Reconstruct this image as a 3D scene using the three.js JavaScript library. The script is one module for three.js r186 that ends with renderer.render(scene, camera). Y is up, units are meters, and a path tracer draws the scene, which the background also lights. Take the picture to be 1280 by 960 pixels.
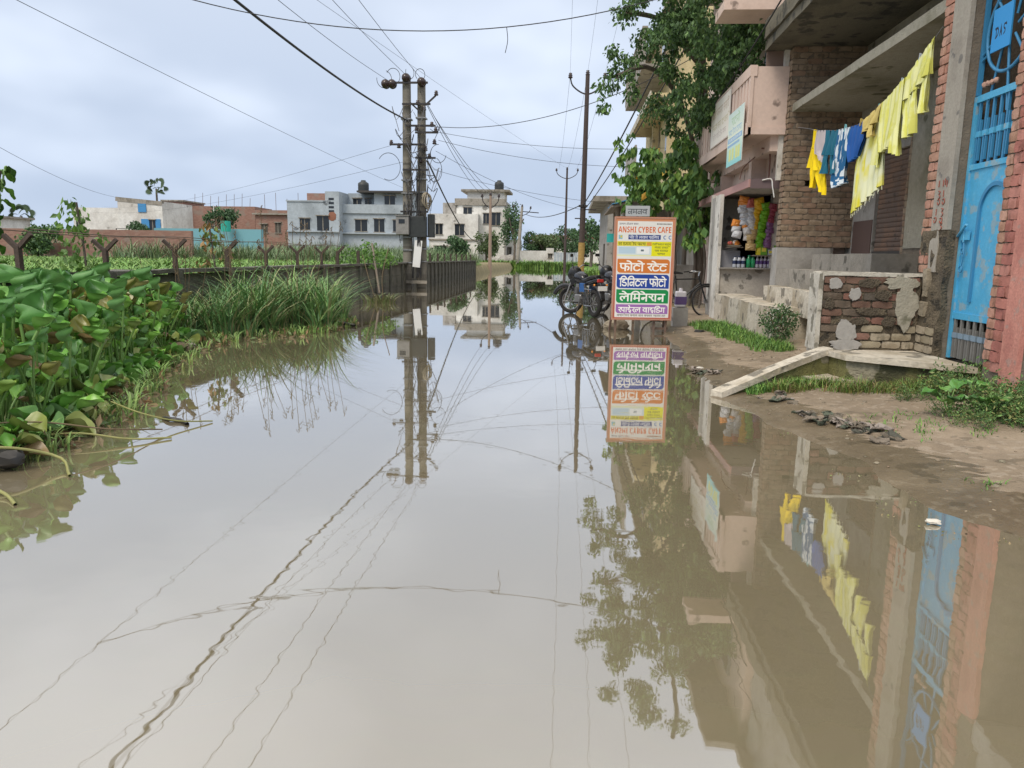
import * as THREE from 'three';
import { mergeGeometries, mergeVertices, toCreasedNormals } from 'three/addons/utils/BufferGeometryUtils.js';
import { RoundedBoxGeometry } from 'three/addons/geometries/RoundedBoxGeometry.js';

// ---------------------------------------------------------------- camera, sky, sun, exposure
const scene = new THREE.Scene();
const camera = new THREE.PerspectiveCamera(54.1, 4 / 3, 0.05, 900);
camera.position.set(0, 1.3, 0);
camera.rotation.order = 'YXZ';
camera.rotation.set(-0.1677, 0.07273, 0.016);
const renderer = new THREE.WebGLRenderer({ antialias: true });
renderer.toneMapping = THREE.LinearToneMapping;
renderer.toneMappingExposure = 1.6;
renderer.shadowMap.enabled = true;

function rng(seed) { let s = seed | 0; return () => { s = (s + 0x6d2b79f5) | 0; let t = Math.imul(s ^ (s >>> 15), 1 | s); t = (t + Math.imul(t ^ (t >>> 7), 61 | t)) ^ t; return ((t ^ (t >>> 14)) >>> 0) / 4294967296; }; }
const hash = (x, y, z, s) => { let h = Math.imul(x, 374761393) + Math.imul(y, 668265263) + Math.imul(z, 2147483647 ^ 0x5bd1e995) + Math.imul(s, 1274126177) | 0; h = Math.imul(h ^ (h >>> 13), 1274126177); h ^= h >>> 16; return (h >>> 0) / 4294967296; };
const sm = (t) => t * t * (3 - 2 * t), lerp = (a, b, t) => a + (b - a) * t, clamp = (v, a = 0, b = 1) => Math.min(b, Math.max(a, v)), step = (a, b, v) => sm(clamp((v - a) / (b - a)));
function vn(x, y, z, s, px = 0, py = 0) {     // value noise, periodic in x and y when px, py are set
  const xi = Math.floor(x), yi = Math.floor(y), zi = Math.floor(z), u = sm(x - xi), v = sm(y - yi), w = sm(z - zi);
  const W = (a, p) => (p ? ((a % p) + p) % p : a);
  const H = (i, j, k) => hash(W(xi + i, px), W(yi + j, py), zi + k, s);
  const l0 = lerp(lerp(H(0, 0, 0), H(1, 0, 0), u), lerp(H(0, 1, 0), H(1, 1, 0), u), v);
  if (w === 0) return l0;
  return lerp(l0, lerp(lerp(H(0, 0, 1), H(1, 0, 1), u), lerp(H(0, 1, 1), H(1, 1, 1), u), v), w);
}
const fbm = (x, y, z, s, oct = 4, px = 0, py = 0) => { let a = 0.5, r = 0, n = 0; for (let i = 0; i < oct; i++) { r += a * vn(x, y, z, s + i, px, py); n += a; a *= 0.5; x *= 2; y *= 2; z *= 2; px *= 2; py *= 2; } return r / n; };

{ // overcast sky: pale blue-grey stratus with soft darker bellies, brighter towards the zenith as overcast skies are
  const w = 1024, h = 512, d = new Float32Array(w * h * 4);
  for (let j = 0; j < h; j++) for (let i = 0; i < w; i++) {
    const el = ((j + 0.5) / h - 0.5) * Math.PI, az = ((i + 0.5) / w - 0.5) * 2 * Math.PI, k = (j * w + i) * 4;
    const y = Math.sin(el), c = Math.cos(el), x = c * Math.cos(az), z = c * Math.sin(az), up = Math.max(0, y);
    const q = 1.5 / (up + 0.2);
    const n = fbm(x * q + 3.1, z * q * 0.9 + 7.7, 0.5, 11, 5), n2 = fbm(x * q * 0.42 + 9, z * q * 0.42 + 2, 0.5, 31, 3);
    let t = step(0.36, 0.63, n * 0.6 + n2 * 0.4);                       // 0 = dark belly, 1 = thin bright cloud
    const hz = Math.exp(-up * 7);
    t = lerp(t, 0.62, hz * 0.75);
    const lift = 0.88 + 1.15 * up;
    let r = lerp(0.295, 0.47, t), g = lerp(0.37, 0.545, t), b = lerp(0.495, 0.665, t);
    const grey = Math.min(1, up * 1.1); const l = (r + g + b) / 3; r = lerp(r, l * 1.03, grey); g = lerp(g, l, grey); b = lerp(b, l * 0.98, grey);
    if (y < 0) { const s = step(0, -0.25, y) * 0.7; r *= 1 - s; g *= 1 - s; b *= 1 - s; }
    d[k] = r * lift; d[k + 1] = g * lift; d[k + 2] = b * lift; d[k + 3] = 1;
  }
  const t = new THREE.DataTexture(d, w, h, THREE.RGBAFormat, THREE.FloatType);
  t.mapping = THREE.EquirectangularReflectionMapping; t.magFilter = THREE.LinearFilter; t.minFilter = THREE.LinearFilter; t.wrapS = THREE.RepeatWrapping; t.needsUpdate = true;
  scene.background = t; scene.environment = t;
}
const sun = new THREE.DirectionalLight(0xfff3e2, 1.5);
sun.position.set(-16, 40, 14); sun.target.position.set(0, 0, -12);
sun.castShadow = true; sun.shadow.radius = 45; sun.shadow.mapSize.set(2048, 2048);
Object.assign(sun.shadow.camera, { left: -40, right: 40, top: 45, bottom: -45, near: 1, far: 140 });
scene.add(sun, sun.target);

// ---------------------------------------------------------------- helpers
const V = (x, y, z) => new THREE.Vector3(x, y, z);
const names = new Map();
const numbered = (n) => { const k = names.get(n) ?? 0; names.set(n, k + 1); return k ? n + '_' + String(k).padStart(3, '0') : n; };
function uvm(g) {      // texture coordinates in metres, from the face's main direction
  if (g.index) g = g.toNonIndexed();
  const p = g.attributes.position, n = g.attributes.normal, uv = new Float32Array(p.count * 2);
  for (let i = 0; i < p.count; i++) {
    const a = Math.abs(n.getX(i)), b = Math.abs(n.getY(i)), c = Math.abs(n.getZ(i));
    if (b >= a && b >= c) { uv[2 * i] = p.getX(i); uv[2 * i + 1] = p.getZ(i); } else if (a >= c) { uv[2 * i] = p.getZ(i) + 0.37; uv[2 * i + 1] = p.getY(i); } else { uv[2 * i] = p.getX(i); uv[2 * i + 1] = p.getY(i); }
  }
  g.setAttribute('uv', new THREE.BufferAttribute(uv, 2));
  return g;
}
function strip(g) { const r = g.index ? g.toNonIndexed() : g; for (const k of Object.keys(r.attributes)) if (!['position', 'normal', 'uv', 'color'].includes(k)) r.deleteAttribute(k); if (!r.attributes.uv) r.setAttribute('uv', new THREE.BufferAttribute(new Float32Array(r.attributes.position.count * 2), 2)); return r; }
const join = (list) => (list.length === 1 ? strip(list[0]) : mergeGeometries(list.map(strip)));
function mesh(name, geo, mat, parent = scene) {
  const m = new THREE.Mesh(Array.isArray(geo) ? join(geo) : geo, mat);
  m.name = parent === scene ? numbered(name) : name; m.castShadow = m.receiveShadow = true; parent.add(m); return m;
}
function tag(o, label, category, group) { Object.assign(o.userData, { label, category }); if (group) o.userData.group = group; return o; }
function thing(name, label, category, [x, y, z] = [0, 0, 0], turn = 0, group) { const o = new THREE.Group(); o.name = numbered(name); scene.add(o); o.position.set(x, y, z); o.rotation.y = turn; return tag(o, label, category, group); }
function dup(o, [x, y, z], turn = 0, label, s = 1) { const c = o.clone(); c.name = numbered(o.name.replace(/_\d{3}$/, '')); c.userData = { ...o.userData }; if (label) c.userData.label = label; scene.add(c); c.position.set(x, y, z); c.rotation.y = turn; c.scale.setScalar(s); return c; }
const box = (w, h, d, x = 0, y = 0, z = 0) => uvm(new THREE.BoxGeometry(w, h, d).translate(x, y, z));
const slab = (x0, x1, y0, y1, z0, z1) => box(x1 - x0, y1 - y0, Math.abs(z1 - z0), (x0 + x1) / 2, (y0 + y1) / 2, (z0 + z1) / 2);
const rbox = (w, h, d, r, x = 0, y = 0, z = 0) => uvm(new RoundedBoxGeometry(w, h, d, 2, r).translate(x, y, z));
const cyl = (r0, r1, h, x = 0, y = 0, z = 0, n = 10) => uvm(new THREE.CylinderGeometry(r1, r0, h, n).translate(x, y, z));
const tube = (pts, r, n = 24, k = 5) => new THREE.TubeGeometry(new THREE.CatmullRomCurve3(pts.map((p) => (p.isVector3 ? p : V(...p)))), n, r, k);
function bar(a, b, r, k = 6) { const A = V(...a), B = V(...b), d = B.clone().sub(A), g = new THREE.CylinderGeometry(r, r, d.length(), k); g.applyQuaternion(new THREE.Quaternion().setFromUnitVectors(V(0, 1, 0), d.clone().normalize())); return g.translate((A.x + B.x) / 2, (A.y + B.y) / 2, (A.z + B.z) / 2); }
function beam(a, b, w, h) { const A = V(...a), B = V(...b), d = B.clone().sub(A), g = new THREE.BoxGeometry(w, d.length(), h); g.applyQuaternion(new THREE.Quaternion().setFromUnitVectors(V(0, 1, 0), d.clone().normalize())); return uvm(g.translate((A.x + B.x) / 2, (A.y + B.y) / 2, (A.z + B.z) / 2)); }
function displace(g, amp, f, seed) {
  const p = g.attributes.position;
  for (let i = 0; i < p.count; i++) {
    const x = p.getX(i) * f, y = p.getY(i) * f, z = p.getZ(i) * f;
    p.setXYZ(i, p.getX(i) + amp * (fbm(x, y, z + 0.01, seed, 3) - 0.5) * 2, p.getY(i) + amp * (fbm(x, y, z + 0.01, seed + 20, 3) - 0.5) * 2, p.getZ(i) + amp * (fbm(x, y, z + 0.01, seed + 40, 3) - 0.5) * 2);
  }
  return g;
}
// worn block: subdivided box with uneven faces and edges
function worn(x0, x1, y0, y1, z0, z1, amp = 0.012, f = 3, seed = 1, seg = 0.12) {
  const w = x1 - x0, h = y1 - y0, d = Math.abs(z1 - z0), n = (l) => clamp(Math.round(l / seg), 1, 24);
  let g = new THREE.BoxGeometry(w, h, d, n(w), n(h), n(d)).translate((x0 + x1) / 2, (y0 + y1) / 2, (z0 + z1) / 2);
  g = displace(g, amp, f, seed); g.deleteAttribute('uv'); g.deleteAttribute('normal');
  return uvm(toCreasedNormals(mergeVertices(g, 1e-4), 0.7));
}
function rockGeo(rx, ry, rz, seed, det = 3, amp = 0.35) {
  let g = new THREE.IcosahedronGeometry(1, det); const p = g.attributes.position;
  for (let i = 0; i < p.count; i++) { const v = V(p.getX(i), p.getY(i), p.getZ(i)), k = 1 - amp + 2 * amp * fbm(v.x * 1.6 + 5, v.y * 1.6, v.z * 1.6, seed, 3); p.setXYZ(i, v.x * k * rx, v.y * k * ry, v.z * k * rz); }
  g.deleteAttribute('normal'); g.deleteAttribute('uv'); return uvm(toCreasedNormals(mergeVertices(g, 1e-4), 0.5));
}
const shapeGeo = (pts, depth, bevel = 0) => new THREE.ExtrudeGeometry(new THREE.Shape(pts.map((p) => new THREE.Vector2(...p))), { depth, bevelEnabled: bevel > 0, bevelSize: bevel, bevelThickness: bevel, bevelSegments: 2, curveSegments: 8 });

// ---------------------------------------------------------------- textures (albedo in linear light, written as sRGB bytes)
const enc = (v) => Math.round(255 * (v <= 0.0031308 ? 12.92 * v : 1.055 * Math.pow(Math.min(1, v), 1 / 2.4) - 0.055));
function tex(size, fn, tile = 1, srgb = true) {
  const d = new Uint8Array(size * size * 4);
  for (let j = 0; j < size; j++) for (let i = 0; i < size; i++) { const c = fn((i + 0.5) / size, (j + 0.5) / size), k = (j * size + i) * 4; for (let q = 0; q < 3; q++) { const v = clamp(c.length ? c[q] : c); d[k + q] = srgb ? enc(v) : Math.round(v * 255); } d[k + 3] = 255; }
  const t = new THREE.DataTexture(d, size, size); t.wrapS = t.wrapT = THREE.RepeatWrapping; t.magFilter = THREE.LinearFilter; t.minFilter = THREE.LinearMipmapLinearFilter; t.generateMipmaps = true; t.repeat.set(1 / tile, 1 / tile); if (srgb) t.colorSpace = THREE.SRGBColorSpace; t.needsUpdate = true; return t;
}
const mix3 = (a, b, t) => [lerp(a[0], b[0], t), lerp(a[1], b[1], t), lerp(a[2], b[2], t)];
const T = (u, v, p, s, o = 4, q = p) => fbm(u * p, v * q, 0, s, o, p, q);          // tileable noise
// stained: base and stain colours with coarse blotches, vertical streaks and grain
const stained = (base, stain, dark, seed, { blot = [0.48, 0.74], streak = 0.4, grain = 0.25, spots = 0.1 } = {}, size = 384, tile = 2.4) => tex(size, (u, v) => {
  const b = step(blot[0], blot[1], T(u, v, 4, seed, 6)), k = step(0.5, 0.8, T(u, v, 14, seed + 9, 5, 5)) * streak, g = 1 - grain / 2 + grain * T(u, v, 64, seed + 17, 2);
  const s = 0.8 * step(0.98 - spots, 1.1 - spots, T(u, v, 9, seed + 29, 6) * 1.3);
  let c = mix3(base, stain, b * 0.9); c = mix3(c, stain, k); c = mix3(c, dark, s); return c.map((x) => x * g);
}, tile);
const bumpTex = tex(512, (u, v) => 0.55 * T(u, v, 12, 3, 5) + 0.45 * T(u, v, 60, 8, 3), 0.8, false);
const grainTex = tex(256, (u, v) => { const g = 0.72 + 0.5 * (T(u, v, 6, 51, 5) - 0.3); return [g, g, g]; }, 0.5);
const S = (color, roughness = 0.9, o = {}) => { const m = new THREE.MeshStandardMaterial({ roughness, ...o }); if (Array.isArray(color)) m.color.setRGB(...color); else m.map = color; return m; };
const bumpy = (m, s = 0.006) => { m.bumpMap = bumpTex; m.bumpScale = s; return m; };
const grained = (c, r = 0.9, o = {}) => { const m = S(c, r, o); m.map = grainTex; return m; };

const X = {
  concrete: stained([0.30, 0.275, 0.235], [0.17, 0.155, 0.125], [0.07, 0.065, 0.05], 101, { streak: 0.5 }),
  oldslab: stained([0.33, 0.31, 0.25], [0.20, 0.19, 0.13], [0.09, 0.09, 0.05], 131, { streak: 0.3 }),
  cream: stained([0.52, 0.475, 0.39], [0.33, 0.28, 0.20], [0.11, 0.10, 0.08], 151, { streak: 0.45, spots: 0.2, grain: 0.4 }, 512, 1.5),
  pink: stained([0.64, 0.50, 0.43], [0.55, 0.42, 0.35], [0.16, 0.12, 0.10], 171, { streak: 0.12, spots: 0.04, grain: 0.12 }),
  white: stained([0.62, 0.60, 0.55], [0.42, 0.40, 0.35], [0.13, 0.12, 0.10], 191, { streak: 0.35, spots: 0.07 }),
  greyplaster: stained([0.34, 0.325, 0.30], [0.22, 0.205, 0.18], [0.09, 0.08, 0.07], 211, { streak: 0.35, spots: 0.09 }),
  yellowwall: stained([0.56, 0.47, 0.27], [0.44, 0.36, 0.20], [0.14, 0.12, 0.08], 231, { streak: 0.2 }),
  greyblue: stained([0.36, 0.41, 0.45], [0.27, 0.31, 0.34], [0.10, 0.11, 0.12], 251, { streak: 0.35 }, 512, 9),
  housewhite: stained([0.68, 0.67, 0.63], [0.50, 0.48, 0.44], [0.15, 0.14, 0.12], 271, { streak: 0.45 }, 512, 9),
  farbrick: tex(512, (u, v) => { const row = Math.floor(v * 32), f = (v * 32) % 1, cu = (u * 10 + (row % 2) * 0.5) % 1, j = f < 0.14 || cu < 0.05 ? 1 : 0; const t = hash(row, Math.floor(u * 10 + (row % 2) * 0.5) % 10, 3, 7); return mix3(mix3([0.235, 0.125, 0.095], [0.30, 0.175, 0.135], t), [0.24, 0.20, 0.165], j * 0.7 + 0.6 * step(0.5, 0.7, T(u, v, 4, 9, 5))); }, 2.9),
  brick: tex(256, (u, v) => { const g = 0.8 + 0.45 * (T(u, v, 8, 61, 5) - 0.35), p = step(0.62, 0.7, T(u, v, 5, 66, 4)); const q = step(0.6, 0.72, T(u, v, 3, 68, 5)); return mix3(mix3([g, g, g], [0.66, 0.62, 0.56], p * 0.6), [0.34, 0.36, 0.34], q * 0.75); }, 1),
  moss: stained([0.17, 0.165, 0.06], [0.045, 0.045, 0.025], [0.30, 0.27, 0.20], 301, { blot: [0.36, 0.56], streak: 0.6, spots: 0.24, grain: 0.5 }, 512, 1.6),
  mud: tex(1024, (u, v) => { const a = T(u, v, 5, 401, 6), b = T(u, v, 40, 411, 4), p = step(0.63, 0.7, T(u, v, 60, 421, 3)), q = step(0.66, 0.70, T(u, v, 22, 431, 4)); let c = mix3([0.285, 0.225, 0.16], [0.215, 0.168, 0.115], step(0.35, 0.68, a)); c = mix3(c, [0.38, 0.32, 0.25], p * 0.4); c = mix3(c, [0.10, 0.08, 0.05], q * 0.5); return c.map((x) => x * (0.8 + 0.4 * b)); }, 3.2),
  bark: tex(256, (u, v) => mix3([0.075, 0.06, 0.045], [0.20, 0.17, 0.14], T(u, v, 14, 501, 4, 4)), 0.7),
  wood: tex(256, (u, v) => mix3([0.14, 0.11, 0.085], [0.30, 0.26, 0.21], T(u, v, 24, 521, 4, 2)), 0.6),
  bluepaint: stained([0.07, 0.37, 0.62], [0.15, 0.46, 0.66], [0.26, 0.36, 0.40], 541, { streak: 0.4, spots: 0.2, grain: 0.2 }, 256, 0.9),
  redpaint: stained([0.53, 0.235, 0.185], [0.43, 0.175, 0.14], [0.40, 0.26, 0.22], 561, { streak: 0.4, spots: 0.18, grain: 0.35 }, 256, 0.8),
  rust: stained([0.14, 0.10, 0.08], [0.20, 0.12, 0.08], [0.05, 0.04, 0.035], 581, { streak: 0.5 }, 256, 1.0),
};
const M = {};
for (const [k, r, b] of [['concrete', 0.95, 0.01], ['oldslab', 0.95, 0.012], ['cream', 0.93, 0.008], ['pink', 0.9, 0.003], ['white', 0.9, 0.005], ['greyplaster', 0.93, 0.006], ['yellowwall', 0.9, 0.003], ['greyblue', 0.9, 0], ['housewhite', 0.9, 0], ['farbrick', 0.95, 0], ['moss', 1, 0.02], ['bark', 1, 0.02], ['wood', 0.95, 0.006], ['bluepaint', 0.55, 0.001], ['redpaint', 0.85, 0.004], ['rust', 0.8, 0.003]]) { M[k] = S(X[k], r); if (b) bumpy(M[k], b); }
Object.assign(M, {
  darkmetal: grained([0.06, 0.055, 0.05], 0.6), iron: grained([0.05, 0.045, 0.045], 0.55, { metalness: 0.3 }), black: S([0.012, 0.012, 0.013], 0.35), rubber: grained([0.022, 0.021, 0.02], 0.85), chrome: S([0.6, 0.6, 0.6], 0.22, { metalness: 1 }),
  steel: grained([0.35, 0.35, 0.35], 0.45, { metalness: 0.7 }), wire: S([0.028, 0.028, 0.03], 0.7), wirelight: S([0.16, 0.16, 0.17], 0.6), porcelain: S([0.035, 0.02, 0.016], 0.25), plasticgrey: grained([0.28, 0.27, 0.26], 0.6), plasticdark: grained([0.03, 0.035, 0.035], 0.55),
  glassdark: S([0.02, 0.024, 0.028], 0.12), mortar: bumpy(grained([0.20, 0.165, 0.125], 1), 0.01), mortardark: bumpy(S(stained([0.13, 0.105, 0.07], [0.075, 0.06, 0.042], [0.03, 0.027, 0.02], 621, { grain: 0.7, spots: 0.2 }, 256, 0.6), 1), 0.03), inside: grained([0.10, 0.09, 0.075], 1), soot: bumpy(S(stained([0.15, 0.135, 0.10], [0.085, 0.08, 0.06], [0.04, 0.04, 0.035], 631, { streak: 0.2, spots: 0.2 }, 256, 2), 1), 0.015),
  bluegrille: S([0.04, 0.22, 0.42], 0.5), greybar: grained([0.22, 0.22, 0.21], 0.7), stone: bumpy(grained([0.34, 0.29, 0.21], 1), 0.02), plate: S([0.72, 0.72, 0.70], 0.4), red: S([0.45, 0.03, 0.025], 0.35), amber: S([0.75, 0.25, 0.02], 0.35),
});
// ---------------------------------------------------------------- ground, flood water, mud bank
const shoreT = [[30, 3.2], [5, 2.7], [-2, 2.55], [-3.6, 2.22], [-4, 2.0], [-5.0, 1.98], [-5.8, 1.80], [-6.6, 1.62], [-7.2, 1.42], [-8.6, 1.60], [-10.8, 1.62], [-13, 1.72], [-14.2, 1.72], [-15, 1.95], [-18, 2.15], [-22, 2.3], [-30, 2.6], [-60, 2.4], [-100, 2.2]];
function shore(z) { for (let i = 1; i < shoreT.length; i++) if (z >= shoreT[i][0]) { const [z0, a] = shoreT[i - 1], [z1, b] = shoreT[i]; return lerp(a, b, clamp((z - z0) / (z1 - z0))); } return 2.2; }
function groundY(x, z) {
  const d = x - shore(z) - 0.16 * (fbm(x * 1.3, z * 1.3, 0.5, 71, 3) - 0.5) * 2;
  let h = d < 0 ? Math.max(-0.4, d * 0.22) : 0.17 * (1 - Math.exp(-d * 0.75));
  if (d > 1.2) h += 0.05 * step(1.2, 2.2, d);
  if (x < -6.45) h = Math.max(h, lerp(-0.3, 0.6, step(-6.5, -6.9, x)));
  if (z < -90) h = Math.max(h, lerp(-0.3, 0.35, step(-92, -97, z)));
  if (z > 6) h = Math.max(h, lerp(-0.3, 0.3, step(14, 18, z)));
  return h;
}
function gridGeo(xs, zs, fy) {
  const p = [], idx = [], n = xs.length;
  for (const z of zs) for (const x of xs) p.push(x, fy(x, z), z);
  for (let j = 0; j < zs.length - 1; j++) for (let i = 0; i < n - 1; i++) { const a = j * n + i; idx.push(a, a + 1, a + n, a + 1, a + n + 1, a + n); }
  const g = new THREE.BufferGeometry(); g.setAttribute('position', new THREE.Float32BufferAttribute(p, 3)); g.setIndex(idx); g.computeVertexNormals();
  const uv = new Float32Array(p.length / 3 * 2); for (let i = 0; i < uv.length / 2; i++) { uv[2 * i] = p[3 * i]; uv[2 * i + 1] = p[3 * i + 2]; } g.setAttribute('uv', new THREE.BufferAttribute(uv, 2));
  return g;
}
const range = (a, b, s) => { const r = []; const n = Math.max(1, Math.round(Math.abs(b - a) / s)); for (let i = 0; i <= n; i++) r.push(lerp(a, b, i / n)); return r; };
M.mud = bumpy(S(X.mud, 0.88), 0.012);
M.wetmud = bumpy(S([0.60, 0.60, 0.55], 0.34), 0.008); M.wetmud.map = X.mud;
M.soil = S([0.8, 0.85, 0.6], 1); M.soil.map = X.mud;
{
  const xs = [...range(-600, -100, 50), ...range(-90, -20, 7), ...range(-15, -8, 1.2), -7.4, -6.95, -6.7, -6.5, -6.4, -5, -2, 0, ...range(0.4, 5, 0.23), 6, 8, 12, 20, 40, 90, 200, 400, 600];
  const zs = [60, 30, 20, 16, 12, 6, 3, ...range(1, -24, 0.5), ...range(-26, -88, 3), -90, -92, -94, -97, -100, -110, -130, -170, -250, -400, -650];
  const g = gridGeo(xs, zs, (x, z) => groundY(x, z) - (x > 0.95 && x < 4.5 && z < -1 && z > -19.5 ? 0.06 : 0));
  const m = mesh('ground', g, M.soil); m.userData.kind = 'structure';
  const bx = range(0.9, 4.6, 0.05), bz = range(0, -20, 0.07), n = bx.length;
  const full = gridGeo(bx, bz, (x, z) => groundY(x, z) + 0.006 + 0.03 * (fbm(x * 2.3, z * 2.3, 0.5, 77, 3) - 0.5) + 0.016 * (fbm(x * 9, z * 9, 0.5, 78, 2) - 0.5));
  const dry = [], wet = [], id = full.index.array, P = full.attributes.position;
  for (let k = 0; k < id.length; k += 3) { const x = P.getX(id[k]), y = P.getY(id[k]), z = P.getZ(id[k]); (y < 0.052 + 0.06 * (fbm(x * 2, z * 2, 0.5, 91, 4) - 0.5) + 0.02 * (fbm(x * 14, z * 14, 0.5, 93, 2) - 0.5) ? wet : dry).push(id[k], id[k + 1], id[k + 2]); }
  for (const [nm, list, mt] of [['mud_bank', dry, M.mud], ['wet_mud', wet, M.wetmud]]) { const gg = full.clone(); gg.setIndex(list); mesh(nm, gg, mt).userData.kind = 'structure'; }
}
{ // still brown flood water with a faint ripple
  const size = 1024, d = new Float32Array(size * size * 4);
  for (let j = 0; j < size; j++) for (let i = 0; i < size; i++) { const u = i / size, v = j / size, h = 0.5 * T(u, v, 46, 601, 2) + 0.5 * T(u, v, 13, 611, 2) + 0.10 * T(u, v, 100, 621, 1), k = (j * size + i) * 4; d[k] = d[k + 1] = d[k + 2] = h; d[k + 3] = 1; }
  const t = new THREE.DataTexture(d, size, size, THREE.RGBAFormat, THREE.FloatType); t.wrapS = t.wrapT = THREE.RepeatWrapping; t.magFilter = THREE.LinearFilter; t.repeat.set(1 / 6, 1 / 4.2); t.needsUpdate = true;
  const silt = tex(512, (u, v) => mix3([0.192, 0.163, 0.102], [0.209, 0.179, 0.114], step(0.3, 0.7, T(u, v, 5, 641, 5))), 7);
  const m = new THREE.MeshPhysicalMaterial({ map: silt, roughness: 0.015, ior: 2.33, specularIntensity: 1.5, clearcoat: 1, clearcoatRoughness: 0.01, bumpMap: t, bumpScale: 0.00075 });
  const w = mesh('flood_water', gridGeo(range(-6.62, 5.2, 2.4), [18, ...range(4, -40, 4), -60, -80, -96], () => 0), m); w.userData.kind = 'structure';
}

// ---------------------------------------------------------------- foliage makers
// many small folded leaves in a volume; clumps = [x, y, z, radius]; colours vary leaf by leaf
function leafCloud(clumps, per, size, cols, seed, { flat = 0.75, droop = 0.35, long = 1.7, shell = 0.45 } = {}) {
  const r = rng(seed), pos = [], nor = [], uv = [], col = [];
  for (const [cx, cy, cz, rad] of clumps) {
    const n = Math.round(per * rad * rad);
    for (let i = 0; i < n; i++) {
      let a = r() * 6.283, u = r() * 2 - 1, q = Math.sqrt(1 - u * u), R = rad * Math.pow(lerp(shell, 1, r()), 0.7) * (0.8 + 0.35 * r());
      const c = V(cx + R * q * Math.cos(a), cy + R * u * flat, cz + R * q * Math.sin(a));
      const s = size * (0.6 + 0.8 * r()), dir = V(r() - 0.5, -droop + (r() - 0.5) * 0.9, r() - 0.5).normalize(), side = V(r() - 0.5, (r() - 0.5) * 0.5, r() - 0.5).cross(dir).normalize(), up = side.clone().cross(dir).normalize();
      const base = c, tip = c.clone().addScaledVector(dir, s * long), mid = c.clone().addScaledVector(dir, s * long * 0.45), L = mid.clone().addScaledVector(side, s * 0.5).addScaledVector(up, s * 0.16), Q = mid.clone().addScaledVector(side, -s * 0.5).addScaledVector(up, s * 0.16);
      const n1 = side.clone().negate().addScaledVector(up, 2.2).normalize(), n2 = side.clone().addScaledVector(up, 2.2).normalize();
      const k = cols[Math.floor(r() * cols.length)], t = 0.75 + 0.5 * r();
      for (const [tri, nn] of [[[base, L, tip], n1], [[base, tip, Q], n2]]) for (const p of tri) { pos.push(p.x, p.y, p.z); nor.push(nn.x, nn.y, nn.z); uv.push(0, 0); col.push(k[0] * t, k[1] * t, k[2] * t); }
    }
  }
  const g = new THREE.BufferGeometry(); g.setAttribute('position', new THREE.Float32BufferAttribute(pos, 3)); g.setAttribute('normal', new THREE.Float32BufferAttribute(nor, 3)); g.setAttribute('uv', new THREE.Float32BufferAttribute(uv, 2)); g.setAttribute('color', new THREE.Float32BufferAttribute(col, 3)); g.computeVertexNormals(); return g;
}
// arching grass blades rooted at the origin
function blades(n, h, spread, width, lean, cols, seed, segs = 4, tufts = 0) {
  const r = rng(seed), pos = [], nor = [], uv = [], col = [], tc = []; for (let k = 0; k < tufts; k++) { const a = r() * 6.283, d = Math.sqrt(r()) * spread; tc.push([d * Math.cos(a), d * Math.sin(a), 0.55 + 0.6 * r()]); }
  for (let i = 0; i < n; i++) {
    const a = r() * 6.283, tf = tufts ? tc[Math.floor(r() * tufts)] : [0, 0, 1], d = Math.sqrt(r()) * (tufts ? 0.09 : spread), x0 = tf[0] + d * Math.cos(a), z0 = tf[1] + d * Math.sin(a), b = a + (r() - 0.5) * (r() < 0.3 ? 6.28 : 2.6), H = h * tf[2] * (0.4 + 0.7 * r()), ln = lean * (0.3 + r()) * H, w = width * (0.7 + 0.6 * r());
    const k = cols[Math.floor(r() * cols.length)], t = 0.75 + 0.5 * r(), sx = -Math.sin(b) * w, sz = Math.cos(b) * w; let prev = null;
    for (let s = 0; s <= segs; s++) {
      const f = s / segs, o = ln * f * f, y = H * (f - 0.32 * lean * f * f * f), ww = 0.5 * (1 - f * f) + 0.02, c = [x0 + Math.cos(b) * o, y, z0 + Math.sin(b) * o], L = [c[0] + sx * ww, c[1], c[2] + sz * ww], Q = [c[0] - sx * ww, c[1], c[2] - sz * ww];
      if (prev) for (const p of [prev[0], prev[1], L, L, prev[1], Q]) { pos.push(...p); nor.push(-Math.cos(b) * 0.7, 0.7, -Math.sin(b) * 0.7); uv.push(0, 0); col.push(k[0] * t, k[1] * t, k[2] * t); }
      prev = [L, Q];
    }
  }
  const g = new THREE.BufferGeometry(); g.setAttribute('position', new THREE.Float32BufferAttribute(pos, 3)); g.setAttribute('normal', new THREE.Float32BufferAttribute(nor, 3)); g.setAttribute('uv', new THREE.Float32BufferAttribute(uv, 2)); g.setAttribute('color', new THREE.Float32BufferAttribute(col, 3)); g.computeVertexNormals(); return g;
}
M.leaf = new THREE.MeshPhysicalMaterial({ vertexColors: true, roughness: 0.7, transmission: 0.25, thickness: 0, side: THREE.DoubleSide });
M.blade = new THREE.MeshStandardMaterial({ vertexColors: true, roughness: 0.6, side: THREE.DoubleSide });
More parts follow.
